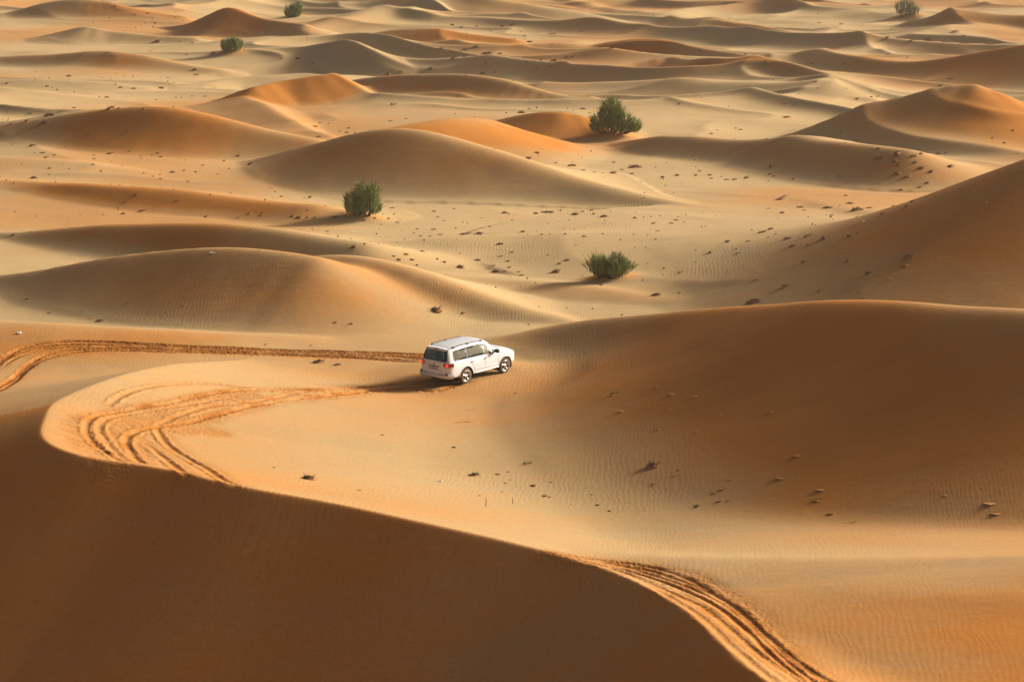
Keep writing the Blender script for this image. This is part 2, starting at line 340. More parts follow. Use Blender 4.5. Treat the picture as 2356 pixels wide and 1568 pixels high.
# band the car has just driven, loop in front of the crest
rut([(1010,872),(940,880),(870,887),(788,896),(636,896),(535,899),(468,909),(385,929),(301,943),(234,953),(207,966),(199,986),(214,1016),(248,1043),(278,1061)], depth=0.040, berm=.03, churn=.7)
rut([(1050,884),(960,891),(870,899),(788,909),(669,919),(569,936),(468,963),(385,979),(318,991),(291,1006),(291,1023),(308,1046),(328,1065)], depth=0.044, berm=.03, churn=.7)
rut([(900,884),(788,902),(690,904),(600,898),(550,890),(500,884),(440,882),(380,884),(330,892),(290,905),(262,920),(248,935)], depth=0.022, berm=.03, churn=.4, cw=.35)
rut([(680,905),(602,921),(535,928),(468,938),(430,948),(390,964),(368,975),(361,990),(371,1009),(401,1036),(442,1058),(485,1086),(522,1110),(540,1116)], depth=0.033, berm=.03, churn=.6)
rut([(328,1016),(355,1036),(381,1056),(411,1080),(431,1093)], depth=0.037, berm=.03, churn=.6)
rut([(600,914),(520,916),(440,930),(380,938),(300,951),(240,966),(225,985),(240,1010),(268,1042),(290,1061)], depth=0.026, berm=.03, churn=.5)
churned([(560,905),(460,918),(385,934),(300,948),(225,962),(195,975),(190,990),(205,1015),(235,1045),(262,1066)], 1.0, .75)
churned([(470,962),(400,970),(330,985),(300,1000),(300,1020),(318,1050)], .8, .8)
churned([(330,955),(300,975),(270,1000),(290,1040)], 1.3, .7)
churned([(380,985),(430,985),(470,990)], 1.1, .75)
# the last metres up to the rear wheels
for s_ in (-1,1):
    wp = [(Vector((CARX,CARY,0))+CAR_R@Vector((a_,.83*s_,0)))[:2] for a_ in (-1.2,-2.4,-4.0)]
    rut(None, world=wp+[ground_at(900,886-5*s_)[:2], ground_at(800,900-5*s_)[:2], ground_at(700,905-5*s_)[:2]], depth=.09, berm=.04, churn=.8, cw=.3)
# foreground ruts just over the crest
rut([(1268,1270),(1340,1281),(1412,1290),(1485,1300),(1557,1319),(1619,1347),(1672,1386),(1725,1422),(1759,1460),(1812,1504),(1860,1538),(1913,1568),(1980,1610)], depth=0.046, berm=0.020, churn=.75)
rut([(1292,1274),(1364,1286),(1436,1302),(1509,1324),(1581,1348),(1653,1381),(1692,1405),(1730,1439),(1774,1487),(1812,1521),(1860,1557),(1900,1590)], depth=0.046, berm=0.020, churn=.75)
rut([(1300,1279),(1364,1294),(1436,1316),(1489,1337),(1547,1366),(1605,1388),(1644,1414),(1677,1443),(1721,1484),(1754,1511),(1798,1540),(1841,1568),(1880,1600)], depth=0.038, berm=0.017, churn=.6)
rut([(1400,1305),(1470,1334),(1540,1372),(1580,1394),(1620,1424),(1660,1462),(1700,1500),(1760,1548),(1800,1580)], depth=0.027, berm=0.012, churn=.4, cw=.4)
LO = np.zeros_like(zf_); HI = np.zeros_like(zf_)
rut([(1330,1284),(1420,1296),(1495,1309),(1570,1334),(1640,1366),(1700,1404),(1745,1444),(1795,1492),(1850,1536),(1900,1572)], churn=.8, cw=.22)
rut([(1345,1291),(1436,1308),(1520,1336),(1590,1364),(1650,1394),(1695,1428),(1745,1476),(1800,1526),(1850,1566)], churn=.8, cw=.22)
churned([(1420,1297),(1557,1328),(1640,1370),(1700,1410),(1750,1460),(1800,1508),(1870,1556)], .9, .7, .04)
for m_, dz_, tr_ in SHIFT:
    LO[m_] = np.minimum(LO[m_], dz_); HI[m_] = np.maximum(HI[m_], dz_)
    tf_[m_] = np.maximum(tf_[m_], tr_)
zf_ += np.where(LO < -.04, LO+HI*.3, LO+HI)


verts = np.stack([X,Y,Z],-1).reshape(-1,3)
i = np.arange(NR-1)[:,None]*NC; j = np.arange(NC)[None,:]; jn = (j+1)%NC
F = np.stack([i+j, i+jn, i+NC+jn, i+NC+j],-1).reshape(-1,4)[:, ::-1]
me = bpy.data.meshes.new('desert_sand')
me.vertices.add(len(verts)); me.vertices.foreach_set('co', verts.astype(np.float32).ravel())
me.loops.add(F.size); me.loops.foreach_set('vertex_index', F.ravel().astype(np.int32))
me.polygons.add(len(F)); me.polygons.foreach_set('loop_start', (np.arange(len(F))*4).astype(np.int32))
me.polygons.foreach_set('use_smooth', np.ones(len(F), bool))
me.update(calc_edges=True)
for nm, arr in (('loose', LOOSE), ('track', TRACK)):
    at = me.attributes.new(nm,'FLOAT','POINT'); at.data.foreach_set('value', arr.ravel().astype(np.float32))
ground = bpy.data.objects.new('desert_sand', me); COL.objects.link(ground); ground['kind']='structure'
print('ground', time.time()-T0)
# ------------------------------------------------------------------ sand
def new_mat(name):
    m = bpy.data.materials.new(name); m.use_nodes = True
    return m, m.node_tree, m.node_tree.nodes['Principled BSDF']
def N(nt, kind, **kw):
    n = nt.nodes.new(kind)
    for k,v in kw.items():
        if k.startswith('i_'): n.inputs[k[2:].replace('_',' ')].default_value = v
        else: setattr(n, k, v)
    return n
def mathn(nt, op, a, b=None, clamp=False):
    n = nt.nodes.new('ShaderNodeMath'); n.operation = op; n.use_clamp = clamp
    for i,s in enumerate((a,b)):
        if s is None: continue
        if isinstance(s,(int,float)): n.inputs[i].default_value = s
        else: nt.links.new(s, n.inputs[i])
    return n.outputs[0]
def mixc(nt, f, a, b):
    n = nt.nodes.new('ShaderNodeMix'); n.data_type = 'RGBA'
    for s,k in ((f,'Factor'),(a,'A'),(b,'B')):
        i = [x for x in n.inputs if x.name==k and (x.type=='RGBA' or k=='Factor')][0]
        if isinstance(s,(int,float,tuple)): i.default_value = s
        else: nt.links.new(s, i)
    return [o for o in n.outputs if o.type=='RGBA'][0]
SAND, nt, b = new_mat('sand')
L = nt.links.new
b.inputs['Roughness'].default_value = .95; b.inputs['Specular IOR Level'].default_value = .1
geo = N(nt,'ShaderNodeNewGeometry'); pos = geo.outputs['Position']
loose = N(nt,'ShaderNodeAttribute', attribute_name='loose').outputs['Fac']
track = N(nt,'ShaderNodeAttribute', attribute_name='track').outputs['Fac']
def noise(scale, detail=2, vec=None, rough=.5):
    n = N(nt,'ShaderNodeTexNoise'); n.inputs['Scale'].default_value = scale; n.inputs['Detail'].default_value = detail; n.inputs['Roughness'].default_value = rough
    L(vec or pos, n.inputs['Vector']); return n.outputs['Fac']
mp = N(nt,'ShaderNodeMapping'); L(pos, mp.inputs['Vector']); mp.inputs['Scale'].default_value = (.35,1,1); mp.inputs['Rotation'].default_value = (0,0,R(-12))
streak = noise(.35, 4, mp.outputs[0], .6)
fine = noise(26, 2, None, .7); mid = noise(3.0, 3)
lf = mathn(nt,'ADD', loose, mathn(nt,'MULTIPLY', mathn(nt,'SUBTRACT', streak, .5), .7), True)
lf = mathn(nt,'ADD', lf, mathn(nt,'MULTIPLY', mathn(nt,'SUBTRACT', mid, .5), .25), True)
c = mixc(nt, lf, (.56,.387,.188,1), (.53,.20,.031,1))
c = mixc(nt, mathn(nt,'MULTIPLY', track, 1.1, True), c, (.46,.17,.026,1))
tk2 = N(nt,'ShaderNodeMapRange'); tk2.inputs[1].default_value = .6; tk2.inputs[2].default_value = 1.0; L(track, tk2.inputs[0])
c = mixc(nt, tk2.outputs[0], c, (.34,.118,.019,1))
# grain
gr = mathn(nt,'ADD', mathn(nt,'ADD', mathn(nt,'MULTIPLY', fine, .45), mathn(nt,'MULTIPLY', noise(8.5,2,None,.7), .40)), mathn(nt,'ADD', mathn(nt,'MULTIPLY', streak, .34), .405))
gm = N(nt,'ShaderNodeMix', data_type='RGBA', blend_type='MULTIPLY'); gm.inputs['Factor'].default_value = 1
cc = N(nt,'ShaderNodeCombineColor'); [L(gr, cc.inputs[i]) for i in range(3)]
ra = [x for x in gm.inputs if x.type=='RGBA']; L(c, ra[0]); L(cc.outputs[0], ra[1])
L([o for o in gm.outputs if o.type=='RGBA'][0], b.inputs['Base Color'])
# wind ripples: crests run away from the camera, wavelength about a quarter of a metre
wv = N(nt,'ShaderNodeTexWave', wave_type='BANDS', bands_direction='X', wave_profile='SIN')
mp2 = N(nt,'ShaderNodeMapping'); L(pos, mp2.inputs['Vector']); mp2.inputs['Scale'].default_value = (1,.45,1); mp2.inputs['Rotation'].default_value = (0,0,R(8))
L(mp2.outputs[0], wv.inputs['Vector'])
wv.inputs['Scale'].default_value = 1.9; wv.inputs['Distortion'].default_value = 8; wv.inputs['Detail'].default_value = 2; wv.inputs['Detail Scale'].default_value = .9
patch = N(nt,'ShaderNodeMapRange'); patch.interpolation_type='SMOOTHSTEP'; patch.inputs[1].default_value=.44; patch.inputs[2].default_value=.62; patch.inputs[3].default_value=.05
L(noise(.07, 2), patch.inputs[0])
wv2 = N(nt,'ShaderNodeTexWave', wave_type='BANDS', bands_direction='X', wave_profile='SIN')
L(mp2.outputs[0], wv2.inputs['Vector']); wv2.inputs['Scale'].default_value = 1.4; wv2.inputs['Distortion'].default_value = 9; wv2.inputs['Detail'].default_value = 2; wv2.inputs['Detail Scale'].default_value = .8
pick = N(nt,'ShaderNodeMapRange'); pick.inputs[1].default_value = .47; pick.inputs[2].default_value = .53; L(noise(.035, 1), pick.inputs[0])
wmix = N(nt,'ShaderNodeMix'); L(pick.outputs[0], wmix.inputs[0]); L(wv.outputs['Fac'], wmix.inputs[2]); L(mathn(nt,'MULTIPLY', wv2.outputs['Fac'], 1.15), wmix.inputs[3])
amp = mathn(nt,'MULTIPLY', patch.outputs[0], mathn(nt,'SUBTRACT', 1.0, mathn(nt,'ADD', track, mathn(nt,'MULTIPLY', loose, .6)), True))
hgt = mathn(nt,'ADD', mathn(nt,'MULTIPLY', mathn(nt,'MULTIPLY', wmix.outputs[0], amp), .0037), mathn(nt,'ADD', mathn(nt,'MULTIPLY', mid, .007), mathn(nt,'MULTIPLY', streak, .05)))
hgt = mathn(nt,'ADD', hgt, mathn(nt,'MULTIPLY', mathn(nt,'MULTIPLY', noise(7,3), track), .12))
bp = N(nt,'ShaderNodeBump'); bp.inputs['Strength'].default_value = 1; bp.inputs['Distance'].default_value = 1
L(hgt, bp.inputs['Height']); L(bp.outputs[0], b.inputs['Normal'])
me.materials.append(SAND)
# ------------------------------------------------------------------ helpers for built things
def simple(name, col, rough=.6, spec=.4, metal=0.0, coat=0.0):
    m, t, b_ = new_mat(name)
    b_.inputs['Base Color'].default_value = (*col,1); b_.inputs['Roughness'].default_value = rough
    b_.inputs['Specular IOR Level'].default_value = spec; b_.inputs['Metallic'].default_value = metal; b_.inputs['Coat Weight'].default_value = coat
    return m
def dusty(name, col, rough, coat, dust=(.45,.27,.12), amount=.35, top=.9):
    """paint with a film of sand that thickens in patches low on the body"""
    m, t, b_ = new_mat(name)
    tc = N(t,'ShaderNodeTexCoord'); sx = N(t,'ShaderNodeSeparateXYZ'); t.links.new(tc.outputs['Object'], sx.inputs[0])
    ns = N(t,'ShaderNodeTexNoise'); ns.inputs['Scale'].default_value = 3; ns.inputs['Detail'].default_value = 4; t.links.new(tc.outputs['Object'], ns.inputs['Vector'])
    mr = N(t,'ShaderNodeMapRange'); mr.inputs[1].default_value = .35; mr.inputs[2].default_value = top; mr.inputs[3].default_value = 1; mr.inputs[4].default_value = .06
    t.links.new(sx.outputs[2], mr.inputs[0])
    f = mathn(t,'MULTIPLY', mathn(t,'MULTIPLY', ns.outputs['Fac'], mr.outputs[0]), amount*2, True)
    t.links.new(mixc(t, f, (*col,1), (*dust,1)), b_.inputs['Base Color'])
    t.links.new(mathn(t,'ADD', mathn(t,'MULTIPLY', f, .6), rough), b_.inputs['Roughness'])
    b_.inputs['Coat Weight'].default_value = coat; b_.inputs['Coat Roughness'].default_value = .08
    return m
def link(name, me_, parent=None, mat=None):
    o = bpy.data.objects.new(name, me_); COL.objects.link(o)
    if parent: o.parent = parent
    if mat: me_.materials.append(mat)
    return o
def mesh(name, vs, fs, smooth=True):
    m_ = bpy.data.meshes.new(name); m_.from_pydata([tuple(map(float,v)) for v in vs], [], [tuple(map(int,f)) for f in fs]); m_.update()
    if smooth: m_.polygons.foreach_set('use_smooth', [True]*len(m_.polygons))
    return m_
class MB:
    def __init__(s): s.v = []; s.f = []
    def add(s, vs, fs):
        k = len(s.v); s.v += [tuple(map(float,v)) for v in vs]; s.f += [tuple(int(i)+k for i in f) for f in fs]; return s
    def box(s, c, h, r=0.0):
        """box with chamfered edges"""
        cx,cy,cz = c; hx,hy,hz = h
        if r<=0:
            vs = [(cx+a*hx,cy+b_*hy,cz+e*hz) for e in (-1,1) for b_ in (-1,1) for a in (-1,1)]
            return s.add(vs, [(0,2,3,1),(4,5,7,6),(0,1,5,4),(2,6,7,3),(0,4,6,2),(1,3,7,5)])
        import bmesh
        bm = bmesh.new(); bmesh.ops.create_cube(bm, size=2)
        for v in bm.verts: v.co = (v.co.x*hx, v.co.y*hy, v.co.z*hz)
        bmesh.ops.bevel(bm, geom=list(bm.edges), offset=min(r,.9*min(h)), segments=2, affect='EDGES', profile=.6)
        bm.verts.index_update()
        s.add([(v.co.x+cx,v.co.y+cy,v.co.z+cz) for v in bm.verts], [[v.index for v in f.verts] for f in bm.faces]); bm.free(); return s
    def tube(s, P, r, n=8, closed=False, cap=True):
        P = [np.array(p,float) for p in P]; k0 = len(s.v); up = np.array([0,0,1.])
        m = len(P)
        for i,p in enumerate(P):
            t = (P[(i+1)%m]-P[i-1]) if closed else (P[min(i+1,m-1)]-P[max(i-1,0)])
            t /= np.linalg.norm(t)+1e-12
            a = np.cross(t, up)
            if np.linalg.norm(a)<.1: a = np.cross(t, [1,0,0])
            a /= np.linalg.norm(a); b_ = np.cross(t,a); rr_ = r[i] if hasattr(r,'__len__') else r
            s.v += [tuple(p+rr_*(math.cos(2*math.pi*j/n)*a+math.sin(2*math.pi*j/n)*b_)) for j in range(n)]
        for i in range(m if closed else m-1):
            i2 = (i+1)%m
            s.f += [(k0+i*n+j, k0+i*n+(j+1)%n, k0+i2*n+(j+1)%n, k0+i2*n+j) for j in range(n)]
        if cap and not closed:
            s.f += [tuple(k0+j for j in range(n))[::-1], tuple(k0+(m-1)*n+j for j in range(n))]
        return s
    def lathe(s, prof, axis_c, n=40, sign=1):
        """revolve (radius, y) profile about the y axis through axis_c"""
        k0 = len(s.v); m = len(prof)
        for j in range(n):
            a = 2*math.pi*j/n
            s.v += [(axis_c[0]+r_*math.cos(a), axis_c[1]+sign*y, axis_c[2]+r_*math.sin(a)) for r_,y in prof]
        for j in range(n):
            j2 = (j+1)%n
            s.f += [(k0+j*m+i, k0+j*m+i+1, k0+j2*m+i+1, k0+j2*m+i) for i in range(m-1)]
        return s
    def build(s, name, mat=None, parent=None, smooth=True):
        return link(name, mesh(name, s.v, s.f, smooth), parent, mat)
def tag(o, label=None, cat=None, group=None, kind=None):
    if label: o['label'] = label
    if cat: o['category'] = cat
    if group: o['group'] = group
    if kind: o['kind'] = kind
    return o

# ------------------------------------------------------------------ the car
PAINT = dusty('white_paint', (.80,.83,.87), .34, .15, amount=.22, top=.8)
GLASS, gt, gb = new_mat('tinted_glass')
def glass_mat(name, tint, refl=1.0):
    m, t, b_ = new_mat(name); t.nodes.remove(b_)
    tr = N(t,'ShaderNodeBsdfTransparent'); tr.inputs[0].default_value = (*tint,1)
    gl = N(t,'ShaderNodeBsdfGlossy'); gl.inputs['Roughness'].default_value = .03; gl.inputs['Color'].default_value = (.9,.95,.9,1)
    fr = N(t,'ShaderNodeFresnel'); fr.inputs['IOR'].default_value = 1.5
    mx = N(t,'ShaderNodeMixShader'); t.links.new(mathn(t,'MULTIPLY', fr.outputs[0], refl, True), mx.inputs[0]); t.links.new(tr.outputs[0], mx.inputs[1]); t.links.new(gl.outputs[0], mx.inputs[2])
    t.links.new(mx.outputs[0], [n for n in t.nodes if n.type=='OUTPUT_MATERIAL'][0].inputs[0]); return m
SIDEG = glass_mat('side_glass', (.38,.44,.37), .10); REARG = glass_mat('rear_glass', (.10,.14,.11), .35); SCREEN = glass_mat('windscreen_glass', (.6,.68,.62), .2)
TRIM = simple('black_trim', (.012,.013,.02), .35, .5); RUBBER = dusty('tyre_rubber', (.018,.018,.018), .8, 0, amount=.28, top=3.0)
ALLOY = simple('alloy', (.72,.71,.68), .28, .5, 1.0); DARK = simple('under_dark', (.012,.011,.011), .8, .2); CHROME = simple('chrome', (.8,.8,.8), .12, .5, 1.0)
REDL = simple('red_lens', (.35,.01,.012), .15, .6, 0, .5); CLEAR = simple('clear_lens', (.62,.60,.58), .12, .6, 0, .4); GREYT = simple('grey_trim', (.17,.19,.22), .4, .4)
LAMP, lt, lb = new_mat('lit_brake_lamp'); lb.inputs['Base Color'].default_value = (.7,.02,.02,1); lb.inputs['Emission Color'].default_value = (1,.04,.03,1); lb.inputs['Emission Strength'].default_value = .9
PLATE = simple('plate', (.62,.62,.63), .5); INK = simple('plate_ink', (.03,.03,.05), .6); SEAT = simple('seat_cloth', (.30,.27,.22), .8); SILVER = simple('silver_trim', (.55,.54,.52), .35, .5, .6)
CAB = simple('cabin_plastic', (.10,.10,.095), .8)

car = bpy.data.objects.new('offroad_car', None); COL.objects.link(car)
tag(car, 'white four-door off-road estate car with lit brake lamps, driving away across the sand', 'car')
CAR_T = Vector((CARX, CARY, CARZ-.03))
car.location = CAR_T; car.rotation_euler = CAR_R.to_euler()
AX = 1.425; WR = .395

def interp(xs, tab):
    """smooth interpolation of a table {x: value}"""
    k = np.array(sorted(tab)); v = np.array([tab[a] for a in k]); d = np.diff(v)/np.diff(k)
    mm = np.zeros(len(k)); mm[1:-1] = np.where(d[:-1]*d[1:]>0, 2*d[:-1]*d[1:]/(d[:-1]+d[1:]+1e-12), 0); mm[0]=d[0]; mm[-1]=d[-1]
    i = np.clip(np.searchsorted(k, xs)-1, 0, len(k)-2); h = k[i+1]-k[i]; t = (xs-k[i])/h
    return (2*t**3-3*t**2+1)*v[i]+(t**3-2*t**2+t)*h*mm[i]+(-2*t**3+3*t**2)*v[i+1]+(t**3-t**2)*h*mm[i+1]
xs = np.unique(np.round(np.concatenate([np.linspace(-2.62,-2.35,13), np.linspace(-2.35,2.0,118), np.linspace(2.0,2.31,12)]),4))
hw = interp(xs, {-2.62:.80,-2.58:.875,-2.5:.925,-2.35:.955,-2.0:.972,-1.0:.982,0:.985,1.0:.982,1.6:.972,2.0:.935,2.18:.87,2.27:.78,2.31:.66})
sill = interp(xs, {-2.62:.55,-2.45:.47,-2.0:.44,-1.2:.42,1.2:.42,1.9:.46,2.2:.50,2.31:.54})
belt = interp(xs, {-2.62:1.16,-2.2:1.185,-1:1.185,0:1.18,.85:1.175,1.1:1.175,1.6:1.145,2.0:1.06,2.2:.96,2.31:.86})
# roof / hood line down the middle, and the height and half width of the glass top
topz = interp(xs, {-2.62:1.17,-2.60:1.19,-2.44:1.765,-2.40:1.80,-2.30:1.83,-1.8:1.875,-1.0:1.90,-.3:1.895,.15:1.855,.35:1.80,.95:1.33,1.05:1.285,1.5:1.25,1.9:1.165,2.15:1.05,2.31:.88})
edgez = interp(xs, {-2.62:1.165,-2.60:1.18,-2.44:1.715,-2.38:1.745,-2.25:1.765,-1.8:1.785,-1.0:1.80,-.3:1.79,.05:1.755,.25:1.70,.88:1.235,1.0:1.225,1.5:1.20,1.9:1.115,2.15:1.0,2.31:.865})
edgew = interp(xs, {-2.62:.74,-2.60:.77,-2.44:.655,-2.3:.675,-1.8:.70,-.3:.70,.2:.68,.5:.72,.88:.80,1.0:.83,1.5:.80,1.9:.74,2.15:.64,2.31:.50})
def section(i):
    w_, s_, be, tz, ez, ew = hw[i],sill[i],belt[i],topz[i],edgez[i],edgew[i]
    low = [(w_-.10,s_-.02),(w_-.03,s_+.01),(w_+.0,s_+.12),(w_-.004,s_+.14),(w_+.002,.72),(w_+.006,.88),(w_-.006,1.02),(w_-.03,be-.045),(w_-.055,be-.01)]
    low = [(a,min(z,be-.005*(9-k))) for k,(a,z) in enumerate(low)]
    g0 = (w_-.075, be+.012)
    ez = max(ez, be+.02); tz = max(tz, ez+.006)
    up = [g0, (w_-.075+(ew-(w_-.075))*.5+.012*min(1,(ez-be)/.4), be+(ez-be)*.5), (ew, ez)]
    top = [(ew, ez), (ew-.05*min(1,ew), ez+(tz-ez)*.42), (ew*.7, ez+(tz-ez)*.78), (ew*.35, ez+(tz-ez)*.95), (0, tz)]
    def spl(P, n):
        P = np.array(P); L_ = np.concatenate([[0],np.cumsum(np.linalg.norm(np.diff(P,axis=0),axis=1)+1e-6)])
        t = np.linspace(0,L_[-1],n); return np.stack([np.interp(t,L_,P[:,0]),np.interp(t,L_,P[:,1])],1)
    return np.vstack([spl(low,24), spl(up,15)[0:], spl(top,12)[1:]])
SEC = np.array([section(i) for i in range(len(xs))]); NS = SEC.shape[1]; NX = len(xs)
half = np.zeros((NX,NS,3)); half[:,:,0] = xs[:,None]; half[:,:,1] = SEC[:,:,0]; half[:,:,2] = SEC[:,:,1]
# smooth lightly along the length so the lines flow
for _ in range(2): half[1:-1,:,1:] = .25*half[:-2,:,1:]+.5*half[1:-1,:,1:]+.25*half[2:,:,1:]
half[:,-1,1] = 0
full = np.concatenate([half*np.array([1,-1,1]), half[:,::-1][:,1:]], 1); NT = full.shape[1]      # right side first (y<0)
VERT = full.reshape(-1,3).copy()
quads = [(i*NT+j, i*NT+j+1, (i+1)*NT+j+1, (i+1)*NT+j) for i in range(NX-1) for j in range(NT-1)]
def rowof(j): return j if j < NS else 2*NS-2-j
quad_row = np.array([min(rowof(j),rowof(j+1)) for i in range(NX-1) for j in range(NT-1)])
Q = np.array(quads); alive = np.ones(len(Q), bool); kind = np.zeros(len(Q), int)
def cut(inside_v, rows, push):
    """open the shell where inside_v holds: whole faces go, straddling vertices are pushed to the outline"""
    rmask = (quad_row>=rows[0])&(quad_row<rows[1])
    ins = inside_v[Q]
    whole = rmask & ins.all(1) & alive; part = rmask & ins.any(1) & ~ins.all(1) & alive
    for v in np.unique(Q[part][inside_v[Q[part]]]): VERT[v] = push(VERT[v])
    return whole
# wheel arches
for ax in (-AX, AX):
    RA = .475; c0 = np.array([ax, .40])
    iv = (np.hypot(VERT[:,0]-ax, VERT[:,2]-.40) < RA) & (np.abs(VERT[:,1])>.5)
    def push(v, c0=c0, RA=RA):
        d = np.array([v[0]-c0[0], v[2]-c0[1]]); d = d/(np.linalg.norm(d)+1e-9)*RA
        return np.array([c0[0]+d[0], v[1], max(c0[1]+d[1], .3)])
    alive &= ~cut(iv, (0,24), push)
# side windows: one glazed band from the tail pillar to the front pillar
POLY = np.array([(-2.13,1.235),(-2.19,1.30),(-2.15,1.60),(-2.08,1.675),(-1.2,1.715),(-.2,1.71),(.02,1.675),(.22,1.58),(.78,1.215),(.74,1.20)])
def in_poly(p, P):
    x,z = p[:,0],p[:,1]; r_ = np.zeros(len(x), bool)
    for a,b_ in zip(P, np.roll(P,-1,0)):
        c_ = ((a[1]>z)!=(b_[1]>z))&(x<(b_[0]-a[0])*(z-a[1])/(b_[1]-a[1]+1e-12)+a[0]); r_ ^= c_
    return r_
def to_poly(p, P):
    best=None; bd=9
    for a,b_ in zip(P, np.roll(P,-1,0)):
        e=b_-a; t=np.clip(((p-a)@e)/(e@e),0,1); q_=a+t*e; d_=np.linalg.norm(p-q_)
        if d_<bd: bd=d_; best=q_
    return best
iv = in_poly(VERT[:,[0,2]], POLY)&(np.abs(VERT[:,1])>.55)
vrow = np.array([rowof(j) for i in range(NX) for j in range(NT)]); iv &= (vrow>=24)&(vrow<=38)
win = cut(iv, (23,39), lambda v: np.array([*to_poly(v[[0,2]],POLY)[:1], v[1], to_poly(v[[0,2]],POLY)[1]]))
# rear window on the sloping back, windscreen on the sloping front
bx = VERT[:,0]
rv = (bx<-2.435)&(bx>-2.60)&(VERT[:,2]>1.225)&(VERT[:,2]<1.735)&(vrow>=37)
rear = cut(rv, (37,NS), lambda v: v)
fv = (bx>.30)&(bx<.93)&(vrow>=39)
front = cut(fv, (39,NS), lambda v: v)
alive &= ~(win|rear|front)
# tailgate: the back end panel
capV = []; capF = []
ring = [np.array(VERT[j]) for j in range(NT)]           # section at the tail end
nz = 16; lowrow = 24
base = len(VERT); cols = 15
for k in range(lowrow):
    l = VERT[k]; r_ = VERT[NT-1-k]
    for c_ in range(cols):
        t = c_/(cols-1); z_ = l[2]; bulge = .035*math.sin(math.pi*t)**.6+(.05 if z_<.80 else 0)*math.sin(math.pi*t)**.35*np.clip((.84-z_)/.06,0,1)
        capV.append((l[0]-bulge, l[1]*(1-t)+r_[1]*t, z_))
for k in range(lowrow-1):
    for c_ in range(cols-1): capF.append((k*cols+c_, (k+1)*cols+c_, (k+1)*cols+c_+1, k*cols+c_+1))
body = MB(); body.add(VERT, Q[alive])
# close the gap between the panel top and the sill of the rear window
capV = np.array(capV)
gate = MB(); gate.add(capV, capF)
top0 = capV[(lowrow-1)*cols:]
topr = np.array([VERT[24+int(round(c_*(NT-1-48)/(cols-1)))] for c_ in range(cols)])
gate.add(np.vstack([top0, topr]), [(c_, cols+c_, cols+c_+1, c_+1) for c_ in range(cols-1)])
# nose panel
nose = []; 
for k in range(lowrow):
    l = VERT[(NX-1)*NT+k]; r_ = VERT[(NX-1)*NT+NT-1-k]
    for c_ in range(cols):
        t = c_/(cols-1); nose.append((l[0]+.05*math.sin(math.pi*t)**.6, l[1]*(1-t)+r_[1]*t, l[2]))
body.add(nose, [(k*cols+c_, k*cols+c_+1, (k+1)*cols+c_+1, (k+1)*cols+c_) for k in range(lowrow-1) for c_ in range(cols-1)])
nt_ = np.array(nose[(lowrow-1)*cols:]); nr_ = np.array([VERT[(NX-1)*NT+24+int(round(c_*(NT-1-48)/(cols-1)))] for c_ in range(cols)])
body.add(np.vstack([nt_, nr_]), [(c_, c_+1, cols+c_+1, cols+c_) for c_ in range(cols-1)])
body_o = body.build('body', PAINT, car)
gate_o = gate.build('tailgate', PAINT, car)

def panel(mask, name, mat, parent, off=-.012):
    qs = Q[mask]; ids = np.unique(qs); mp_ = {v:k for k,v in enumerate(ids)}
    vs = VERT[ids].copy()
    nrm = np.zeros_like(vs)
    for q_ in qs:
        a,b_,c_ = VERT[q_[0]],VERT[q_[1]],VERT[q_[2]]; n_ = np.cross(b_-a, c_-a)
        for v in q_: nrm[mp_[v]] += n_
    ctr = np.array([0,0,1.0]); nrm /= np.linalg.norm(nrm,axis=1)[:,None]+1e-12
    flip = ((vs-ctr)*nrm).sum(1)<0; nrm[flip] *= -1
    return link(name, mesh(name, vs+nrm*off, [[mp_[v] for v in q_] for q_ in qs]), parent, mat)
qc = VERT[Q].mean(1)
def xs_at(z): return .0
for sgn in (-1,1):
    sm_ = win & (np.sign(qc[:,1])==sgn)
    tl = (qc[:,2]-1.2)/.5*.06                      # pillars lean with the car's lines
    xx = qc[:,0]+tl
    bands = [('quarter_window',-9,-1.335),('door_pillar',-1.335,-1.20),('vent_window',-1.20,-1.02),('door_pillar',-1.02,-.985),('rear_door_window',-.985,-.10),('door_pillar',-.10,.06),('front_door_window',.06,9)]
    for nm, a, b_ in bands:
        mk = sm_ & (xx>=a) & (xx<b_)
        if mk.any(): panel(mk, nm, TRIM if 'pillar' in nm else SIDEG, car, -.004 if 'pillar' in nm else -.012)
    # dark surround of the glazed band
    yv = lambda x_,z_: np.interp(z_, half[np.argmin(abs(xs-x_)),:,2][22:39], half[np.argmin(abs(xs-x_)),:,1][22:39])
    P3 = []
    for a,b_ in zip(POLY, np.roll(POLY,-1,0)):
        for t in np.linspace(0,1,8,endpoint=False):
            p_ = a+t*(b_-a); P3.append((p_[0], sgn*(yv(*p_)+.004), p_[1]))
    MB().tube(P3, .017, 6, closed=True).build('window_trim', GREYT, car)
panel(rear, 'rear_window', REARG, gate_o, -.008)
panel(front, 'windscreen', SCREEN, car, -.01)
# black band round the rear glass
rw = VERT[np.unique(Q[rear])]
z0_,z1_ = rw[:,2].min(), rw[:,2].max()
def rear_pt(t, z_):                                   # across t in -1..1 at height z
    i = np.argmin(np.abs(half[:14,38,2]-z_)); return np.array([xs[i]-.012, t*(half[i,38,1]-.03), z_])
MB().tube([rear_pt(t, z1_-.0) for t in np.linspace(-1,1,9)]+[rear_pt(1,z_) for z_ in np.linspace(z1_,z0_,6)[1:]]+[rear_pt(t,z0_) for t in np.linspace(1,-1,9)[1:]]+[rear_pt(-1,z_) for z_ in np.linspace(z0_,z1_,6)[1:-1]], .03, 6, closed=True).build('window_trim', TRIM, gate_o)
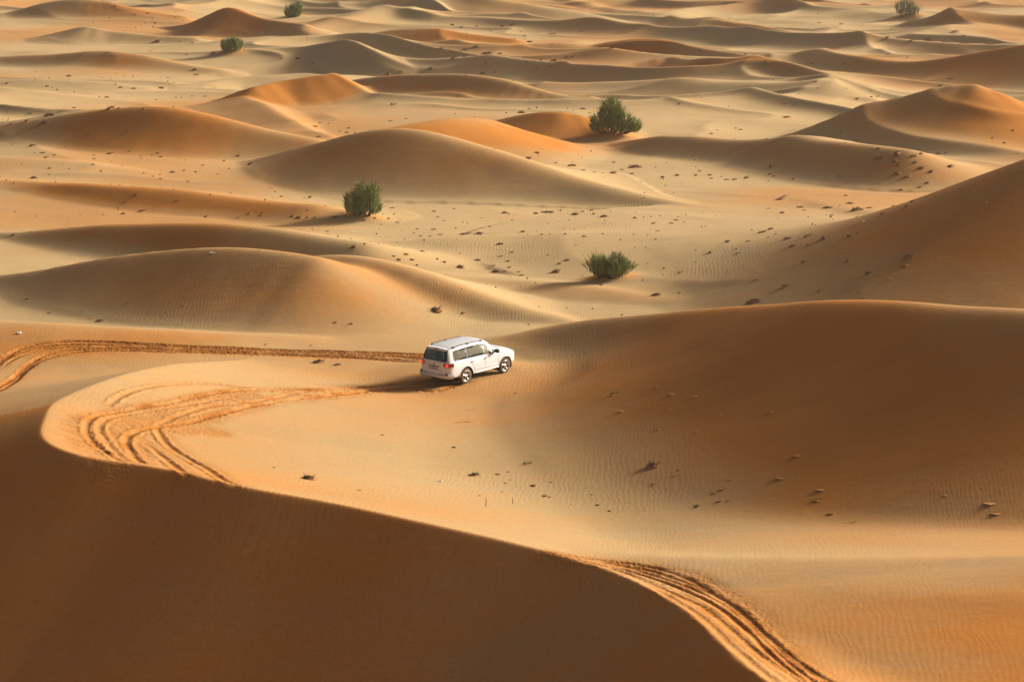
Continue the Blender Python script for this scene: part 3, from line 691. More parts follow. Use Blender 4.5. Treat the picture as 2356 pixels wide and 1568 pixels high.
# spoiler lip over the rear glass
MB().add([(x_,y_,z_) for y_ in np.linspace(-.60,.60,9) for x_,z_ in ((-2.36,1.80+.03*(1-(y_/.66)**2)),(-2.50,1.755+.045*(1-(y_/.66)**2)),(-2.50,1.735+.045*(1-(y_/.66)**2)),(-2.38,1.75+.03*(1-(y_/.66)**2)))],
         [(i*4+k, i*4+(k+1)%4, i*4+4+(k+1)%4, i*4+4+k) for i in range(8) for k in range(4)]).build('spoiler', PAINT, car)
MB().box((-2.512,0,1.775),(.012,.14,.012)).build('high_brake_lamp', REDL, car)

def strip(poly, z0, z1, th, sgn=1, flip=False):
    """solid band following a plan polyline between two heights"""
    P = np.array(poly,float); m_ = MB(); n_ = len(P)
    tg = np.gradient(P,axis=0); nn = np.stack([tg[:,1],-tg[:,0]],1); nn /= np.linalg.norm(nn,axis=1)[:,None]
    inn = P-nn*th*(1 if flip else -1)
    vs = []
    for p_,q_ in zip(P,inn): vs += [(p_[0],sgn*p_[1],z0),(p_[0],sgn*p_[1],z1),(q_[0],sgn*q_[1],z1),(q_[0],sgn*q_[1],z0)]
    fs = [(i*4+k, i*4+(k+1)%4, i*4+4+(k+1)%4, i*4+4+k) for i in range(n_-1) for k in range(4)]
    fs += [(0,1,2,3),((n_-1)*4+3,(n_-1)*4+2,(n_-1)*4+1,(n_-1)*4)]
    return m_.add(vs, fs)
corner = [(-2.668,.60),(-2.668,.68),(-2.66,.76),(-2.64,.83),(-2.60,.885),(-2.54,.925),(-2.46,.955),(-2.34,.975)]
for sgn in (-1,1):
    tlp = bpy.data.objects.new('tail_light', None); COL.objects.link(tlp); tlp.parent = car
    strip(corner, .99, 1.16, .05, sgn).build('red_lens', REDL, tlp, False)
    strip(corner[1:], .925, .988, .05, sgn).build('clear_lens', CLEAR, tlp, False)
    bl = MB().lathe([(0,.034),(.045,.030),(.066,.014),(.070,-.02)], (0,0,0), 20).build('brake_lamp', LAMP, tlp)
    bl.location = (-2.655, sgn*.80, 1.075); bl.rotation_euler = (0,0,R(90-sgn*22))
    MB().box((-2.675,sgn*.80,.655),(.012,.055,.05),.008).build('reflector', simple('dark_red', (.16,.008,.012), .25, .5), car)
    # mirror on its stalk at the foot of the front pillar
    mr_ = MB().box((.66, sgn*1.08, 1.265), (.085,.115,.085), .035).build('mirror', TRIM, car)
    MB().tube([(.70,sgn*.90,1.205),(.69,sgn*.99,1.225),(.67,sgn*1.05,1.24)], .028, 6).build('mirror_arm', TRIM, mr_)
    MB().add([(.60,sgn*.898,1.205),(.80,sgn*.888,1.19),(.70,sgn*.872,1.285),(.60,sgn*.862,1.345),(.60,sgn*.912,1.205),(.80,sgn*.902,1.19),(.70,sgn*.886,1.285),(.60,sgn*.876,1.345)],
             [(0,1,2,3),(7,6,5,4),(0,4,5,1),(1,5,6,2),(2,6,7,3),(3,7,4,0)]).build('mirror_base', TRIM, car, False)
    # roof rails with three feet
    rp = [(x_, sgn*(np.interp(x_,xs,edgew)-.045), np.interp(x_,xs,edgez)+.075) for x_ in np.linspace(-2.05,-.05,17)]
    rp[0] = (rp[0][0]-.08, rp[0][1], rp[0][2]-.055); rp[-1] = (rp[-1][0]+.08, rp[-1][1], rp[-1][2]-.05)
    rail = MB().tube(rp, .021, 7).build('roof_rail', TRIM, car)
    for x_ in (-2.0,-1.02,-.08):
        MB().box((x_, sgn*(np.interp(x_,xs,edgew)-.05), np.interp(x_,xs,edgez)+.05), (.12,.028,.045), .014).build('rail_foot', TRIM, rail)
    # doors: outlines, handles
    for nm, outline, hx in (('front_door', [(.90,.60),(.92,1.05),(.86,1.17),None,(-.07,1.18),(-.10,.58),None], -.00),
                            ('rear_door', [(-.10,.58),(-.07,1.18),None,(-1.02,1.18),(-1.16,1.05),(-.92,.80),(-.84,.60),None], -.93)):
        ol = [p for p in outline if p]
        sd_ = lambda x_,z_: np.interp(z_, half[np.argmin(abs(xs-x_)),:26,2], half[np.argmin(abs(xs-x_)),:26,1])
        pts_ = []
        for a,b_ in zip(ol, ol[1:]+ol[:1]):
            for t in np.linspace(0,1,7,endpoint=False):
                x_,z_ = a[0]+t*(b_[0]-a[0]), a[1]+t*(b_[1]-a[1]); pts_.append((x_, sgn*(sd_(x_,z_)+.0), z_))
        dr_ = MB().tube(pts_, .006, 5, closed=True).build(nm, simple('seam', (.10,.10,.10), .8), car)
        hz = 1.035
        MB().tube([(hx-.12,sgn*(sd_(hx-.12,hz)-.004),hz),(hx-.10,sgn*(sd_(hx,hz)+.032),hz),(hx+.08,sgn*(sd_(hx,hz)+.032),hz),(hx+.11,sgn*(sd_(hx,hz)-.004),hz)], .019, 7).build('handle', PAINT, dr_)
        MB().box((hx-.01,sgn*(sd_(hx,hz)+.002),hz-.028),(.085,.004,.014)).build('handle_recess', simple('recess', (.18,.18,.18), .6), dr_)
    # side step and the moulding above it
    st = [(x_, .955+.045*np.clip((1-abs(x_)/.98)*6,0,1), .44) for x_ in np.linspace(-.93,.93,15)]
    m_ = MB()
    for (x_,y_,z_) in st: m_.v += [(x_,sgn*(y_-.16),z_-.02),(x_,sgn*y_,z_-.025),(x_,sgn*(y_+.005),z_+.012),(x_,sgn*(y_-.02),z_+.032),(x_,sgn*(y_-.16),z_+.034)]
    m_.f += [(i*5+k,i*5+(k+1)%5,i*5+5+(k+1)%5,i*5+5+k) for i in range(14) for k in range(5)]
    m_.build('side_step', SILVER, car)
    MB().box((0,sgn*.985,.615),(.86,.010,.022),.008).build('side_moulding', PAINT, car)
    # head lamp on the wing
    MB().add([(x_,sgn*y_,z_) for x_,y_,z_ in ((2.26,.80,.86),(2.12,.908,.88),(1.96,.948,.90),(1.93,.935,.965),(2.10,.875,.975),(2.22,.77,.95),(2.20,.70,.88))],[(0,1,2,3,4,5,6)]).build('head_lamp', CLEAR, car)
    # mud flap
    MB().box((-1.90,sgn*.84,.34),(.012,.12,.13)).build('mud_flap', DARK, car)
    # wheels
    for ax in (-AX, AX):
        wh = bpy.data.objects.new('wheel', None); COL.objects.link(wh); wh.parent = car
        wh.location = (ax, sgn*.83, WR)
        MB().lathe([(.245,-.12),(.30,-.135),(.355,-.13),(.385,-.11),(.394,-.06),(.396,0),(.394,.06),(.385,.11),(.355,.13),(.30,.135),(.245,.12)], (0,0,0), 44, sgn).build('tyre', RUBBER, wh)
        rim = MB().lathe([(.262,.122),(.258,.130),(.240,.126),(.232,.10),(.228,-.06)], (0,0,0), 44, sgn)
        for k in range(5):
            a = 2*math.pi*k/5+.3; c_,s_ = math.cos(a), math.sin(a)
            vs = []
            for r_,wd,y_ in ((.03,.036,.118),(.10,.036,.120),(.18,.044,.112),(.245,.060,.112)):
                for q_ in (-1,1): vs.append((r_*c_-q_*wd*s_, sgn*y_, r_*s_+q_*wd*c_))
                for q_ in (1,-1): vs.append((r_*c_-q_*wd*.8*s_, sgn*(y_-.045), r_*s_+q_*wd*.8*c_))
            rim.add(vs, [(i*4+k2,i*4+(k2+1)%4,i*4+4+(k2+1)%4,i*4+4+k2) for i in range(3) for k2 in range(4)])
        rim.lathe([(0,.135),(.03,.134),(.055,.125),(.06,.10)], (0,0,0), 20, sgn)
        rim.build('rim', ALLOY, wh)
        MB().lathe([(0,.03),(.20,.03),(.228,.02),(.228,-.02)], (0,0,0), 24, sgn).build('brake_disc', simple('brake_dark', (.03,.03,.035), .5, .5, .4), wh)
        # dark wheel well
        n_ = 22; m_ = MB()
        for y_ in (.97,.52):
            for k in range(n_): 
                a = math.pi*(k/(n_-1))*1.24-math.pi*.12; m_.v.append((ax+.478*math.cos(a), sgn*(y_ if y_<.9 else .955), .40+.478*math.sin(a)))
        m_.f += [(k,k+1,n_+k+1,n_+k) for k in range(n_-1)]; m_.f.append(tuple(range(n_,2*n_)))
        m_.build('wheel_well', DARK, car)
        # arch lip
        MB().tube([(ax+.478*math.cos(a), sgn*(np.interp(ax+.478*math.cos(a),xs,hw)+.002), .40+.478*math.sin(a)) for a in np.linspace(.02,math.pi-.02,22)], .016, 6).build('arch_lip', PAINT, car)
# rear bumper, its step pad, hitch, chrome strip, plate, emblem
bp_ = [(-2.40,.972),(-2.52,.945),(-2.60,.90),(-2.66,.83),(-2.695,.70),(-2.71,.45),(-2.715,0)]
bp_ = bp_+[(x_,-y_) for x_,y_ in bp_[:-1][::-1]]
bmp = strip(bp_, .45, .60, .05, 1).build('rear_bumper', PAINT, car)
MB().box((-2.69,0,.612),(.028,.66,.010),.004).build('step_pad', GREYT, bmp)
MB().box((-2.70,.02,.44),(.05,.10,.085),.02).build('tow_hitch', DARK, car)
MB().box((-2.676,0,.985),(.012,.42,.014),.005).build('chrome_strip', simple('strip_grey', (.45,.30,.30), .25, .5, .7), gate_o)
pl = MB().box((-2.680,.04,.885),(.008,.26,.062),.004).build('number_plate', PLATE, gate_o)
MB().add([(-2.669,y_,z_) for y_,z_ in ((.32,.80),(.32,.965),(-.24,.965),(-.24,.80))],[(0,1,2,3)]).build('plate_recess', simple('plate_recess', (.20,.17,.17), .6), gate_o)
fc = bpy.data.curves.new('plate_text','FONT'); fc.body = 'K 30051'; fc.size = .115; fc.align_x = 'CENTER'; fc.align_y = 'CENTER'
fo = bpy.data.objects.new('plate_text', fc); COL.objects.link(fo); bpy.context.view_layer.update()
tm = bpy.data.meshes.new_from_object(fo.evaluated_get(bpy.context.evaluated_depsgraph_get())); bpy.data.objects.remove(fo)
to_ = link('plate_text', tm, pl, INK); to_.matrix_local = Matrix(((0,0,-1,-2.690),(-1,0,0,.04),(0,1,0,.885),(0,0,0,1)))
em = MB()
em.tube([(-2.672,.062*math.cos(a),1.075+.043*math.sin(a)) for a in np.linspace(0,2*math.pi,24,endpoint=False)], .008, 6, closed=True)
em.tube([(-2.672,.022*math.cos(a),1.075+.042*math.sin(a)) for a in np.linspace(0,2*math.pi,18,endpoint=False)], .006, 6, closed=True)
em.tube([(-2.672,.055*math.cos(a),1.095+.016*math.sin(a)) for a in np.linspace(0,2*math.pi,18,endpoint=False)], .006, 6, closed=True)
em.build('emblem', CHROME, gate_o)
# underside, floor, seats
MB().box((-.15,0,.50),(2.25,.70,.09)).build('underbody', DARK, car)
cabin = MB(); cabin.box((-.8,0,.72),(1.7,.80,.12)); cabin.box((.85,0,1.0),(.18,.74,.14),.05)
cabin.build('cabin_floor', CAB, car)
for x_, n_ in ((.05,2),(-.85,3),(-1.65,2)):
    for k in range(n_):
        y_ = (k-(n_-1)/2)*(.72 if n_==2 else .48)
        st_ = MB().box((x_,y_,.92),(.24,.23,.09),.05).box((x_-.24,y_,1.12),(.07,.22,.24),.05).box((x_-.28,y_,1.43),(.05,.11,.07),.03).build('seat', SEAT, car)
# ------------------------------------------------------------------ shrubs
def leafy(name, dark, light, sc=2.2):
    m, t, b_ = new_mat(name); b_.inputs['Roughness'].default_value = .75; b_.inputs['Specular IOR Level'].default_value = .25
    tc = N(t,'ShaderNodeTexCoord'); ns = N(t,'ShaderNodeTexNoise'); ns.inputs['Scale'].default_value = sc; ns.inputs['Detail'].default_value = 3
    t.links.new(tc.outputs['Object'], ns.inputs['Vector'])
    at_ = N(t,'ShaderNodeAttribute', attribute_name='tone')
    f = mathn(t,'ADD', mathn(t,'MULTIPLY', ns.outputs['Fac'], .9), mathn(t,'SUBTRACT', at_.outputs['Fac'], .45), True)
    t.links.new(mixc(t, f, (*dark,1), (*light,1)), b_.inputs['Base Color'])
    return m
LEAF = leafy('shrub_green', (.10,.17,.045), (.34,.42,.14)); LEAFP = leafy('shrub_pale', (.20,.25,.12), (.42,.44,.24))
BARK = simple('bark', (.12,.075,.04), .9, .1); STRAW = leafy('dry_straw', (.16,.10,.045), (.40,.29,.14))
def blades(rnd, n, pick, wd, ln):
    """many narrow leaf blades; pick() gives (point, direction, tone)"""
    vs = []; fs = []; tone = []
    for i in range(n):
        p, d, tn = pick(); d = d/np.linalg.norm(d); L_ = ln*rnd.uniform(.6,1.35); w_ = wd*rnd.uniform(.7,1.3)
        s = np.cross(d, rnd.normal(size=3)); s /= np.linalg.norm(s)+1e-9; bend = rnd.normal(size=3)*.10*L_
        m_ = p+d*L_*.5+bend*.5; e = p+d*L_+bend
        k = len(vs); vs += [p-s*w_*.5, p+s*w_*.5, m_+s*w_*.45, m_-s*w_*.45, e]; fs += [(k,k+1,k+2,k+3),(k+3,k+2,k+4)]; tone += [tn]*5
    return vs, fs, tone
def foliage(name, rnd, n, pick, wd, ln, mat, parent):
    vs, fs, tone = blades(rnd, n, pick, wd, ln); m_ = mesh(name, vs, fs, False)
    a = m_.attributes.new('tone','FLOAT','POINT'); a.data.foreach_set('value', np.array(tone, np.float32)); return link(name, m_, parent, mat)
def shrub(u, v, lobes, label, seed, n=3200, wd=.035, ln=.34, mat=LEAF, straw=.14, name='desert_shrub'):
    """broom-like shrub: lobes = (x, y, base z, height, radius) in metres about the foot"""
    rnd = np.random.default_rng(seed); x,y,z = ground_at(u,v)
    root = bpy.data.objects.new(name, None); COL.objects.link(root); root.location = (x,y,z-.05)
    tag(root, label, 'shrub', 'green shrubs among the dunes')
    vol = np.array([h*r*r for _,_,_,h,r in lobes]); vol = vol**.75; vol /= vol.sum()
    def pick(stems=False):
        lx,ly,bz,h,r = lobes[rnd.choice(len(lobes), p=vol)]
        q_ = rnd.normal(size=3); q_ /= np.linalg.norm(q_); q_ *= rnd.uniform(.25,1)**.45
        p = np.array([lx+q_[0]*r, ly+q_[1]*r, bz+h*(.5+.5*q_[2])])
        f_ = (p[2]-bz)/h
        nn = 1+.28*math.sin(p[0]*7+seed)+.22*math.sin(p[1]*9+p[2]*6+seed*2)        # gaps and clumps
        p[0] = lx+(p[0]-lx)*nn*(.74+.34*f_); p[1] = ly+(p[1]-ly)*nn*(.74+.34*f_)
        d = np.array([(p[0]-lx)*.55/r+lx*.12, (p[1]-ly)*.55/r, .85])+rnd.normal(size=3)*.22
        return p, d, rnd.uniform(.15,.75)
    foliage('foliage', rnd, n, pick, wd, ln, mat, root)
    if straw: foliage('dry_twigs', rnd, int(n*straw), pick, wd*.6, ln*1.7, STRAW, root)
    st = MB()
    for lx,ly,bz,h,r in lobes:
        for k in range(7):
            a = rnd.uniform(0,2*math.pi); rr_ = rnd.uniform(.1,.7)*r
            e = np.array([lx+rr_*math.cos(a), ly+rr_*math.sin(a), bz+h*rnd.uniform(.5,.85)]); b0 = np.array([lx*.55+rnd.normal()*.08, ly*.55+rnd.normal()*.08, -.05])
            m_ = (e*.5+b0*.5)+np.array([lx*.12,0,.05])
            st.tube([b0,m_,e], [.035,.024,.008], 5)
    st.build('stem', BARK, root)
    return root
shrub(1397, 636, [(-.62,0,0,1.25,.62),(-.25,.2,0,1.0,.5),(.55,0,0,1.35,.62),(.85,.1,.0,1.0,.55),(.1,.1,0,.75,.5),(.3,-.3,0,.7,.5)], 'twin-lobed green shrub on the pale flat just beyond the white car', 11, 3300, .03, .30)
shrub(1408, 306, [(-.1,.2,.4,2.7,.75),(-1.05,0,.1,1.6,.75),(-.5,.3,.3,2.0,.7),(.55,.3,.9,1.6,.5),(1.05,0,0,1.75,.60),(1.7,.1,0,1.25,.65),(2.0,0,0,.8,.5),(-1.5,0,0,.9,.5),(.3,-.2,.0,.9,.7)], 'tall peaked green shrub with a low right lobe on the far dune saddle', 12, 4400, .045, .42)
shrub(831, 494, [(-.1,0,0,2.25,.5),(-.65,0,0,1.55,.62),(.25,.2,.1,1.6,.5),(.78,.1,.25,2.0,.42),(.85,-.1,0,.9,.55),(-.3,-.2,0,1.0,.6)], 'bushy green shrub at the foot of the tall shaded dune', 13, 3300, .035, .36)
shrub(533, 117, [(-.55,0,-.1,1.55,.8),(.55,0,-.1,1.5,.75),(0,.4,.2,1.4,.6),(-.9,.1,-.1,.9,.5)], 'rounded green shrub with a gap at its foot, upper left', 14, 2400, .05, .36, straw=.02)
shrub(676, 39, [(-.45,0,-.1,1.8,.8),(.4,0,-.1,2.1,.8),(.8,.2,.3,1.8,.5),(0,.2,-.1,1.7,.9),(-.9,0,-.1,.9,.5)], 'dark round shrub near the top edge, above the other far shrubs', 15, 2400, .06, .4, straw=.02)
shrub(2084, 35, [(-1.0,0,-.1,2.0,.7),(0,.1,-.1,2.5,.8),(.8,0,-.1,1.8,.75),(1.4,.2,-.1,1.1,.6)], 'pale wispy shrub cut by the top edge at upper right', 16, 1100, .045, .55, mat=LEAFP, straw=.5)

# ------------------------------------------------------------------ low clumps, tufts, lee streaks, litter
SCRUB = leafy('dead_scrub', (.055,.028,.015), (.20,.115,.06), 9)
GRASS = leafy('dune_grass', (.075,.095,.03), (.22,.22,.09), 4)
MOUND = simple('mound_sand', (.40,.19,.065), .95, .1)
def clump_mesh(name, seed, flat, twig):
    """unit-wide hummock of dead scrub half buried in sand"""
    rnd = np.random.default_rng(seed); n_, m_ = 22, 6; vs = []; fs = []; mi = []
    ph = rnd.uniform(0,6.28,4)
    for i in range(m_+1):
        f_ = i/m_
        for j in range(n_):
            a = 2*math.pi*j/n_; r_ = (.5+.09*math.sin(2*a+ph[0])+.06*math.sin(3*a+ph[1])+.04*math.sin(5*a+ph[2]))*(1-f_)**.75
            z = flat*(f_**.8)*(1+.35*math.sin(3*a+ph[3])*(1-f_))+rnd.uniform(-.03,.03)*(i>0)-.04*(i==0)
            vs.append((r_*math.cos(a), .8*r_*math.sin(a), z))
    for i in range(m_):
        for j in range(n_):
            fs.append((i*n_+j, i*n_+(j+1)%n_, (i+1)*n_+(j+1)%n_, (i+1)*n_+j)); mi.append(1 if i < 3 else 0)
    fs.append(tuple(m_*n_+j for j in range(n_))); mi.append(0)
    for k in range(twig):
        a = rnd.uniform(0,6.28); r_ = .38*math.sqrt(rnd.uniform(0,1)); p = np.array([r_*math.cos(a), .8*r_*math.sin(a), flat*.55*(1-r_)])
        d = np.array([r_*math.cos(a)*1.2+rnd.normal()*.35, r_*math.sin(a)*1.2+rnd.normal()*.35, 1.0]); d /= np.linalg.norm(d); L_ = rnd.uniform(.12,.42)
        s = np.cross(d, rnd.normal(size=3)); s = s/np.linalg.norm(s)*rnd.uniform(.008,.02); k0 = len(vs)
        vs += [tuple(p-s), tuple(p+s), tuple(p+d*L_)]; fs.append((k0,k0+1,k0+2)); mi.append(0)
    me_ = mesh(name, vs, fs, False); me_.materials.append(SCRUB); me_.materials.append(MOUND); me_.polygons.foreach_set('material_index', mi)
    a_ = me_.attributes.new('tone','FLOAT','POINT'); a_.data.foreach_set('value', rnd.uniform(0,.6,len(vs)).astype(np.float32)); return me_
def tuft_mesh(name, seed, n_, hgt, spread, tail):
    """grass tuft on a small sand heap, with a sand tail drifted behind it"""
    rnd = np.random.default_rng(seed); vs = []; fs = []; mi = []
    nx, ny = 18, 8
    for i in range(nx+1):
        for j in range(ny+1):
            x_ = -.35+i/nx*(.85+tail); y_ = (j/ny-.5)*.55*(1-.55*max(0,(x_-.1)/(.5+tail))); w_ = 1-(2*j/ny-1)**2
            e = math.sin(math.pi*i/nx)**.8*math.exp(-max(0,x_)*1.1)
            vs.append((x_, y_, .12*w_*e+rnd.uniform(-.006,.006)-.02))
    for i in range(nx):
        for j in range(ny): k = i*(ny+1)+j; fs.append((k, k+ny+1, k+ny+2, k+1)); mi.append(1)
    for k in range(n_):
        a = rnd.uniform(0,6.28); r_ = spread*math.sqrt(rnd.uniform(0,1)); p = np.array([r_*math.cos(a), r_*.6*math.sin(a), .06])
        d = np.array([math.cos(a)*r_*2.2+rnd.normal()*.25+.1, math.sin(a)*r_*2+rnd.normal()*.25, 1]); d /= np.linalg.norm(d); L_ = hgt*rnd.uniform(.5,1.2)
        s = np.cross(d, rnd.normal(size=3)); s = s/np.linalg.norm(s)*.011; k0 = len(vs)
        vs += [tuple(p-s), tuple(p+s), tuple(p+d*L_*.6+s*.8), tuple(p+d*L_*.6-s*.8), tuple(p+d*L_+np.array([.06,0,0]))]; fs += [(k0,k0+1,k0+2,k0+3),(k0+3,k0+2,k0+4)]; mi += [0,0]
    me_ = mesh(name, vs, fs, True); me_.materials.append(GRASS); me_.materials.append(SAND); me_.polygons.foreach_set('material_index', mi)
    a_ = me_.attributes.new('tone','FLOAT','POINT'); a_.data.foreach_set('value', rnd.uniform(.1,.7,len(vs)).astype(np.float32))
    l_ = me_.attributes.new('loose','FLOAT','POINT'); l_.data.foreach_set('value', np.full(len(vs), .8, np.float32)); return me_
PROTO = {'d':[clump_mesh('scrub_clump', s, f_, t_) for s,f_,t_ in ((1,.22,60),(2,.28,70),(3,.16,50),(4,.24,80),(5,.32,60))],
         'm':[clump_mesh('scrub_mound', s, f_, t_) for s,f_,t_ in ((11,.26,40),(12,.30,50),(13,.22,36))],
         'g':[tuft_mesh('grass_tuft', s, n_, h, sp, .1) for s,n_,h,sp in ((21,70,.42,.26),(22,50,.34,.3),(23,90,.5,.24))],
         's':[tuft_mesh('sand_streak', s, n_, .16, .22, tl) for s,n_,tl in ((31,16,.7),(32,8,1.0),(33,24,.5))]}
def cv(ox, oy, s, items):
    k = .93825/s
    return [((c[0]/s+ox)*.93825, (c[1]/s+oy)*.93825, c[2]*k, c[3] if len(c)>3 else 'd') for c in items]
g,s,m = 'g','s','m'
SPOT = []
SPOT += cv(0,0,2.805,[(795,42,28),(815,72,24),(930,100,24),(1020,94,36),(1068,160,36),(935,192,22),(850,215,20),(1000,162,26),(1085,290,70),(1243,289,22),(1325,296,36),(1035,352,22),(1472,368,62,m),(1290,376,42),(735,367,32),(920,370,20),(1690,197,22),(1355,245,26),(1935,406,32),(2050,404,52),(2115,442,18),(2150,440,30),(2310,408,26),(1340,478,50),(1350,518,56),(1155,535,36),(475,527,60),(50,575,42),(325,596,36),(362,603,22),(828,604,34),(920,610,46),(685,670,26),(735,672,46),(875,667,20),(1072,688,22),(1110,609,60),(1210,673,28),(1245,673,22),(1320,663,24),(1410,664,38),(765,748,92,m),(815,746,34),(510,744,48),(420,771,30),(345,799,120,m),(185,833,42),(320,838,76),(215,778,40),(80,853,42),(605,934,34,g),(880,903,42),(225,1003,72),(295,1053,48),(318,1087,48),(375,1068,32),(645,1068,38,g),(645,1096,42,g),(640,1134,38,g),(760,1058,72),(970,1077,28),(890,1041,28),(1085,1053,32),(1045,1068,22),(1105,1080,38),(765,1113,24),(1640,1072,38),(1540,1107,34),(1395,1137,32),(1730,1124,52),(2165,872,56),(2195,941,48),(2200,848,28),(2260,851,24),(2335,904,32),(340,1158,32),(430,1132,22,g),(990,748,32)])
SPOT += cv(840,0,2.805,[(755,175,44),(820,186,32),(920,184,38),(1022,215,22),(1100,184,46),(1170,172,42),(1250,250,32),(1440,238,76),(1370,265,20),(1282,294,62),(1440,302,26),(680,335,52),(850,340,70),(920,324,52),(1000,368,76,m),(1080,373,42),(762,401,42),(985,438,32),(1155,392,22),(1365,413,34),(1460,420,64,m),(1540,391,42),(1585,391,36),(1265,423,32),(605,474,46),(965,505,36),(1050,498,26),(1200,490,26),(1340,471,36),(1430,458,42),(790,458,22),(320,508,60),(385,525,26),(400,493,32),(330,834,44),(435,820,32),(350,722,72,g),(1285,750,38),(1230,778,70),(1655,750,58),(1700,778,32),(1335,1051,54),(1280,1088,58),(1465,1121,36),(1560,1143,42),(1605,1142,42),(2315,715,32),(1865,1118,46),(40,884,32),(30,914,42),(1850,333,42,g),(1640,218,26)])
SPOT += cv(1670,0,2.805,[(950,160,28),(1100,168,42),(1575,285,38),(1415,266,44,g),(1700,268,62),(1940,249,32),(1880,222,92,g),(130,355,32),(440,375,32),(495,380,26),(585,426,42),(900,438,32),(1125,441,32),(1425,376,32),(1555,398,26),(925,561,36),(940,606,22),(1135,609,22),(1305,623,20),(1355,661,32),(1305,670,36),(1210,680,32),(1790,586,46),(1850,545,52,g),(710,716,26),(780,720,22),(720,810,92,g),(245,896,26),(205,921,42),(375,884,28),(408,894,42),(590,957,26),(1100,911,32),(1355,1024,48),(1490,1055,72,m),(1650,1058,48),(1600,1070,52),(1360,1087,62,m),(1475,1103,54,m),(1605,1115,42),(1490,1134,36),(1650,1154,52),(1770,1056,52),(1820,1051,32),(1855,1144,62),(2280,894,32),(2220,984,32),(2140,948,32),(430,1003,32),(625,1146,62,g),(310,1150,42,s),(790,1120,62,s),(1020,1114,42,s)])
SPOT += cv(0,400,2.805,[(232,104,52,m),(340,37,32),(640,13,28,g),(1050,92,32),(1098,77,32),(1103,109,32),(1185,65,52),(1265,53,32),(1345,62,32),(1290,126,46),(1495,78,36),(1395,16,32),(1720,12,46),(1575,40,26),(940,217,46),(857,272,42),(1215,261,42),(1890,199,30),(1845,178,22),(1935,232,32,g),(2130,239,42,g),(850,350,52),(975,332,74,g),(555,355,30,g),(710,356,28),(1420,369,46),(1635,376,32),(1720,344,52),(1788,363,32),(2010,364,42),(2055,374,62,m),(2115,373,32),(2165,373,34),(2310,369,52),(2250,471,32),(2150,456,32),(100,492,52),(210,471,36),(2115,594,42,g),(890,957,54,g),(185,934,48,g),(1280,970,62,s),(340,1031,52,g),(690,1086,72,m),(2305,1094,36)])
SPOT += cv(840,400,2.805,[(340,309,46),(148,393,36),(220,376,36),(312,382,36),(355,353,32),(262,422,30),(375,408,42),(395,391,22),(630,333,42),(655,371,36),(695,396,30),(765,315,32),(825,408,30),(955,378,26),(510,453,30),(490,481,32),(625,458,52),(778,448,32),(455,516,22),(535,503,32),(600,505,36),(670,493,52),(830,489,42),(940,486,72),(1010,434,36),(1240,474,46),(1370,492,38,m),(1660,505,42,m),(1115,344,62),(1410,340,112,m),(1330,349,62),(1600,354,76),(1650,334,52),(1710,326,42),(1725,352,42),(1800,370,80),(1165,393,26),(1410,416,32),(2010,379,42),(2135,416,46),(2260,415,52),(2290,393,42),(2165,468,42),(2000,491,32),(150,555,42),(75,576,62),(245,553,26),(430,626,56),(350,638,36),(545,607,52),(475,664,46),(385,660,52),(650,659,32),(700,680,42),(510,698,42),(928,668,48,m),(810,715,78,m),(1090,641,52),(1135,676,42),(1040,707,32),(1145,718,38),(1055,748,72,m),(1120,744,42),(1230,772,42),(1210,747,42),(1470,749,92),(1165,613,42),(1410,633,32),(1080,558,62),(1545,668,62),(1490,693,42),(1775,839,42),(2160,908,74,m),(2315,892,32),(2320,755,62,g),(640,1008,150),(830,1030,42),(1920,1043,32),(1860,70,82,m),(1920,46,44),(1990,75,44),(2010,31,92,m),(2200,99,46),(2300,86,48),(1580,20,82),(1650,50,48),(1730,63,32)])
SPOT += cv(1670,400,2.805,[(100,85,42),(125,56,36),(195,84,42),(205,106,42),(275,94,26),(310,115,52),(365,114,56,m),(450,103,62,m),(608,78,38),(635,90,36),(600,125,26),(770,110,36),(1090,90,26),(1485,68,62),(1555,90,72),(1650,31,52),(1720,56,52),(1850,23,62),(1690,136,42),(1510,183,48),(1640,166,42),(1130,225,46),(820,305,62,m),(845,326,36),(1010,309,76,m),(1090,292,30),(1160,279,72),(1210,325,92,m),(1290,310,62),(1385,350,62),(1030,360,46),(1455,296,42),(1560,296,72,m),(1590,265,46),(600,313,32),(695,344,52),(615,456,60,m),(560,477,82,m),(650,488,38),(875,502,74,m),(740,518,82,m),(980,521,78,m),(1215,481,34),(315,545,54,g),(462,538,44),(377,591,30),(200,617,56),(390,620,52),(770,569,72),(870,564,42),(1150,508,62,g),(1135,605,62,s),(1565,650,92,m),(1550,697,92,g),(1280,764,68,g),(1445,789,72,s),(1650,830,30,s),(710,851,92,g),(540,792,92,s),(960,874,72,g),(1220,888,32,g),(1270,916,72,s),(1145,671,52),(840,683,52,g),(510,950,110,m)])
SPOT += cv(840,900,2.805,[(1190,180,44,g),(1870,186,100,g),(2175,131,80,s),(2010,205,50,s),(1840,253,42,s),(1935,296,110,s),(2280,180,100,s),(2260,284,72,s),(2185,420,92,s),(855,296,62,s),(765,381,92,s),(270,468,42,g),(765,552,42),(1270,664,104,g),(900,744,104,m),(1065,736,58,m),(1135,720,32),(1150,774,28),(1195,824,24),(1115,798,30),(1310,817,62,m),(1432,790,32),(1090,857,30),(940,883,30),(1385,888,62,g),(1420,893,42),(1570,942,28),(1750,950,50,g),(1830,990,38),(1710,875,36),(2135,680,150,m),(2300,712,40,g),(2300,738,80,s),(2140,805,72,g),(112,848,42,g)])
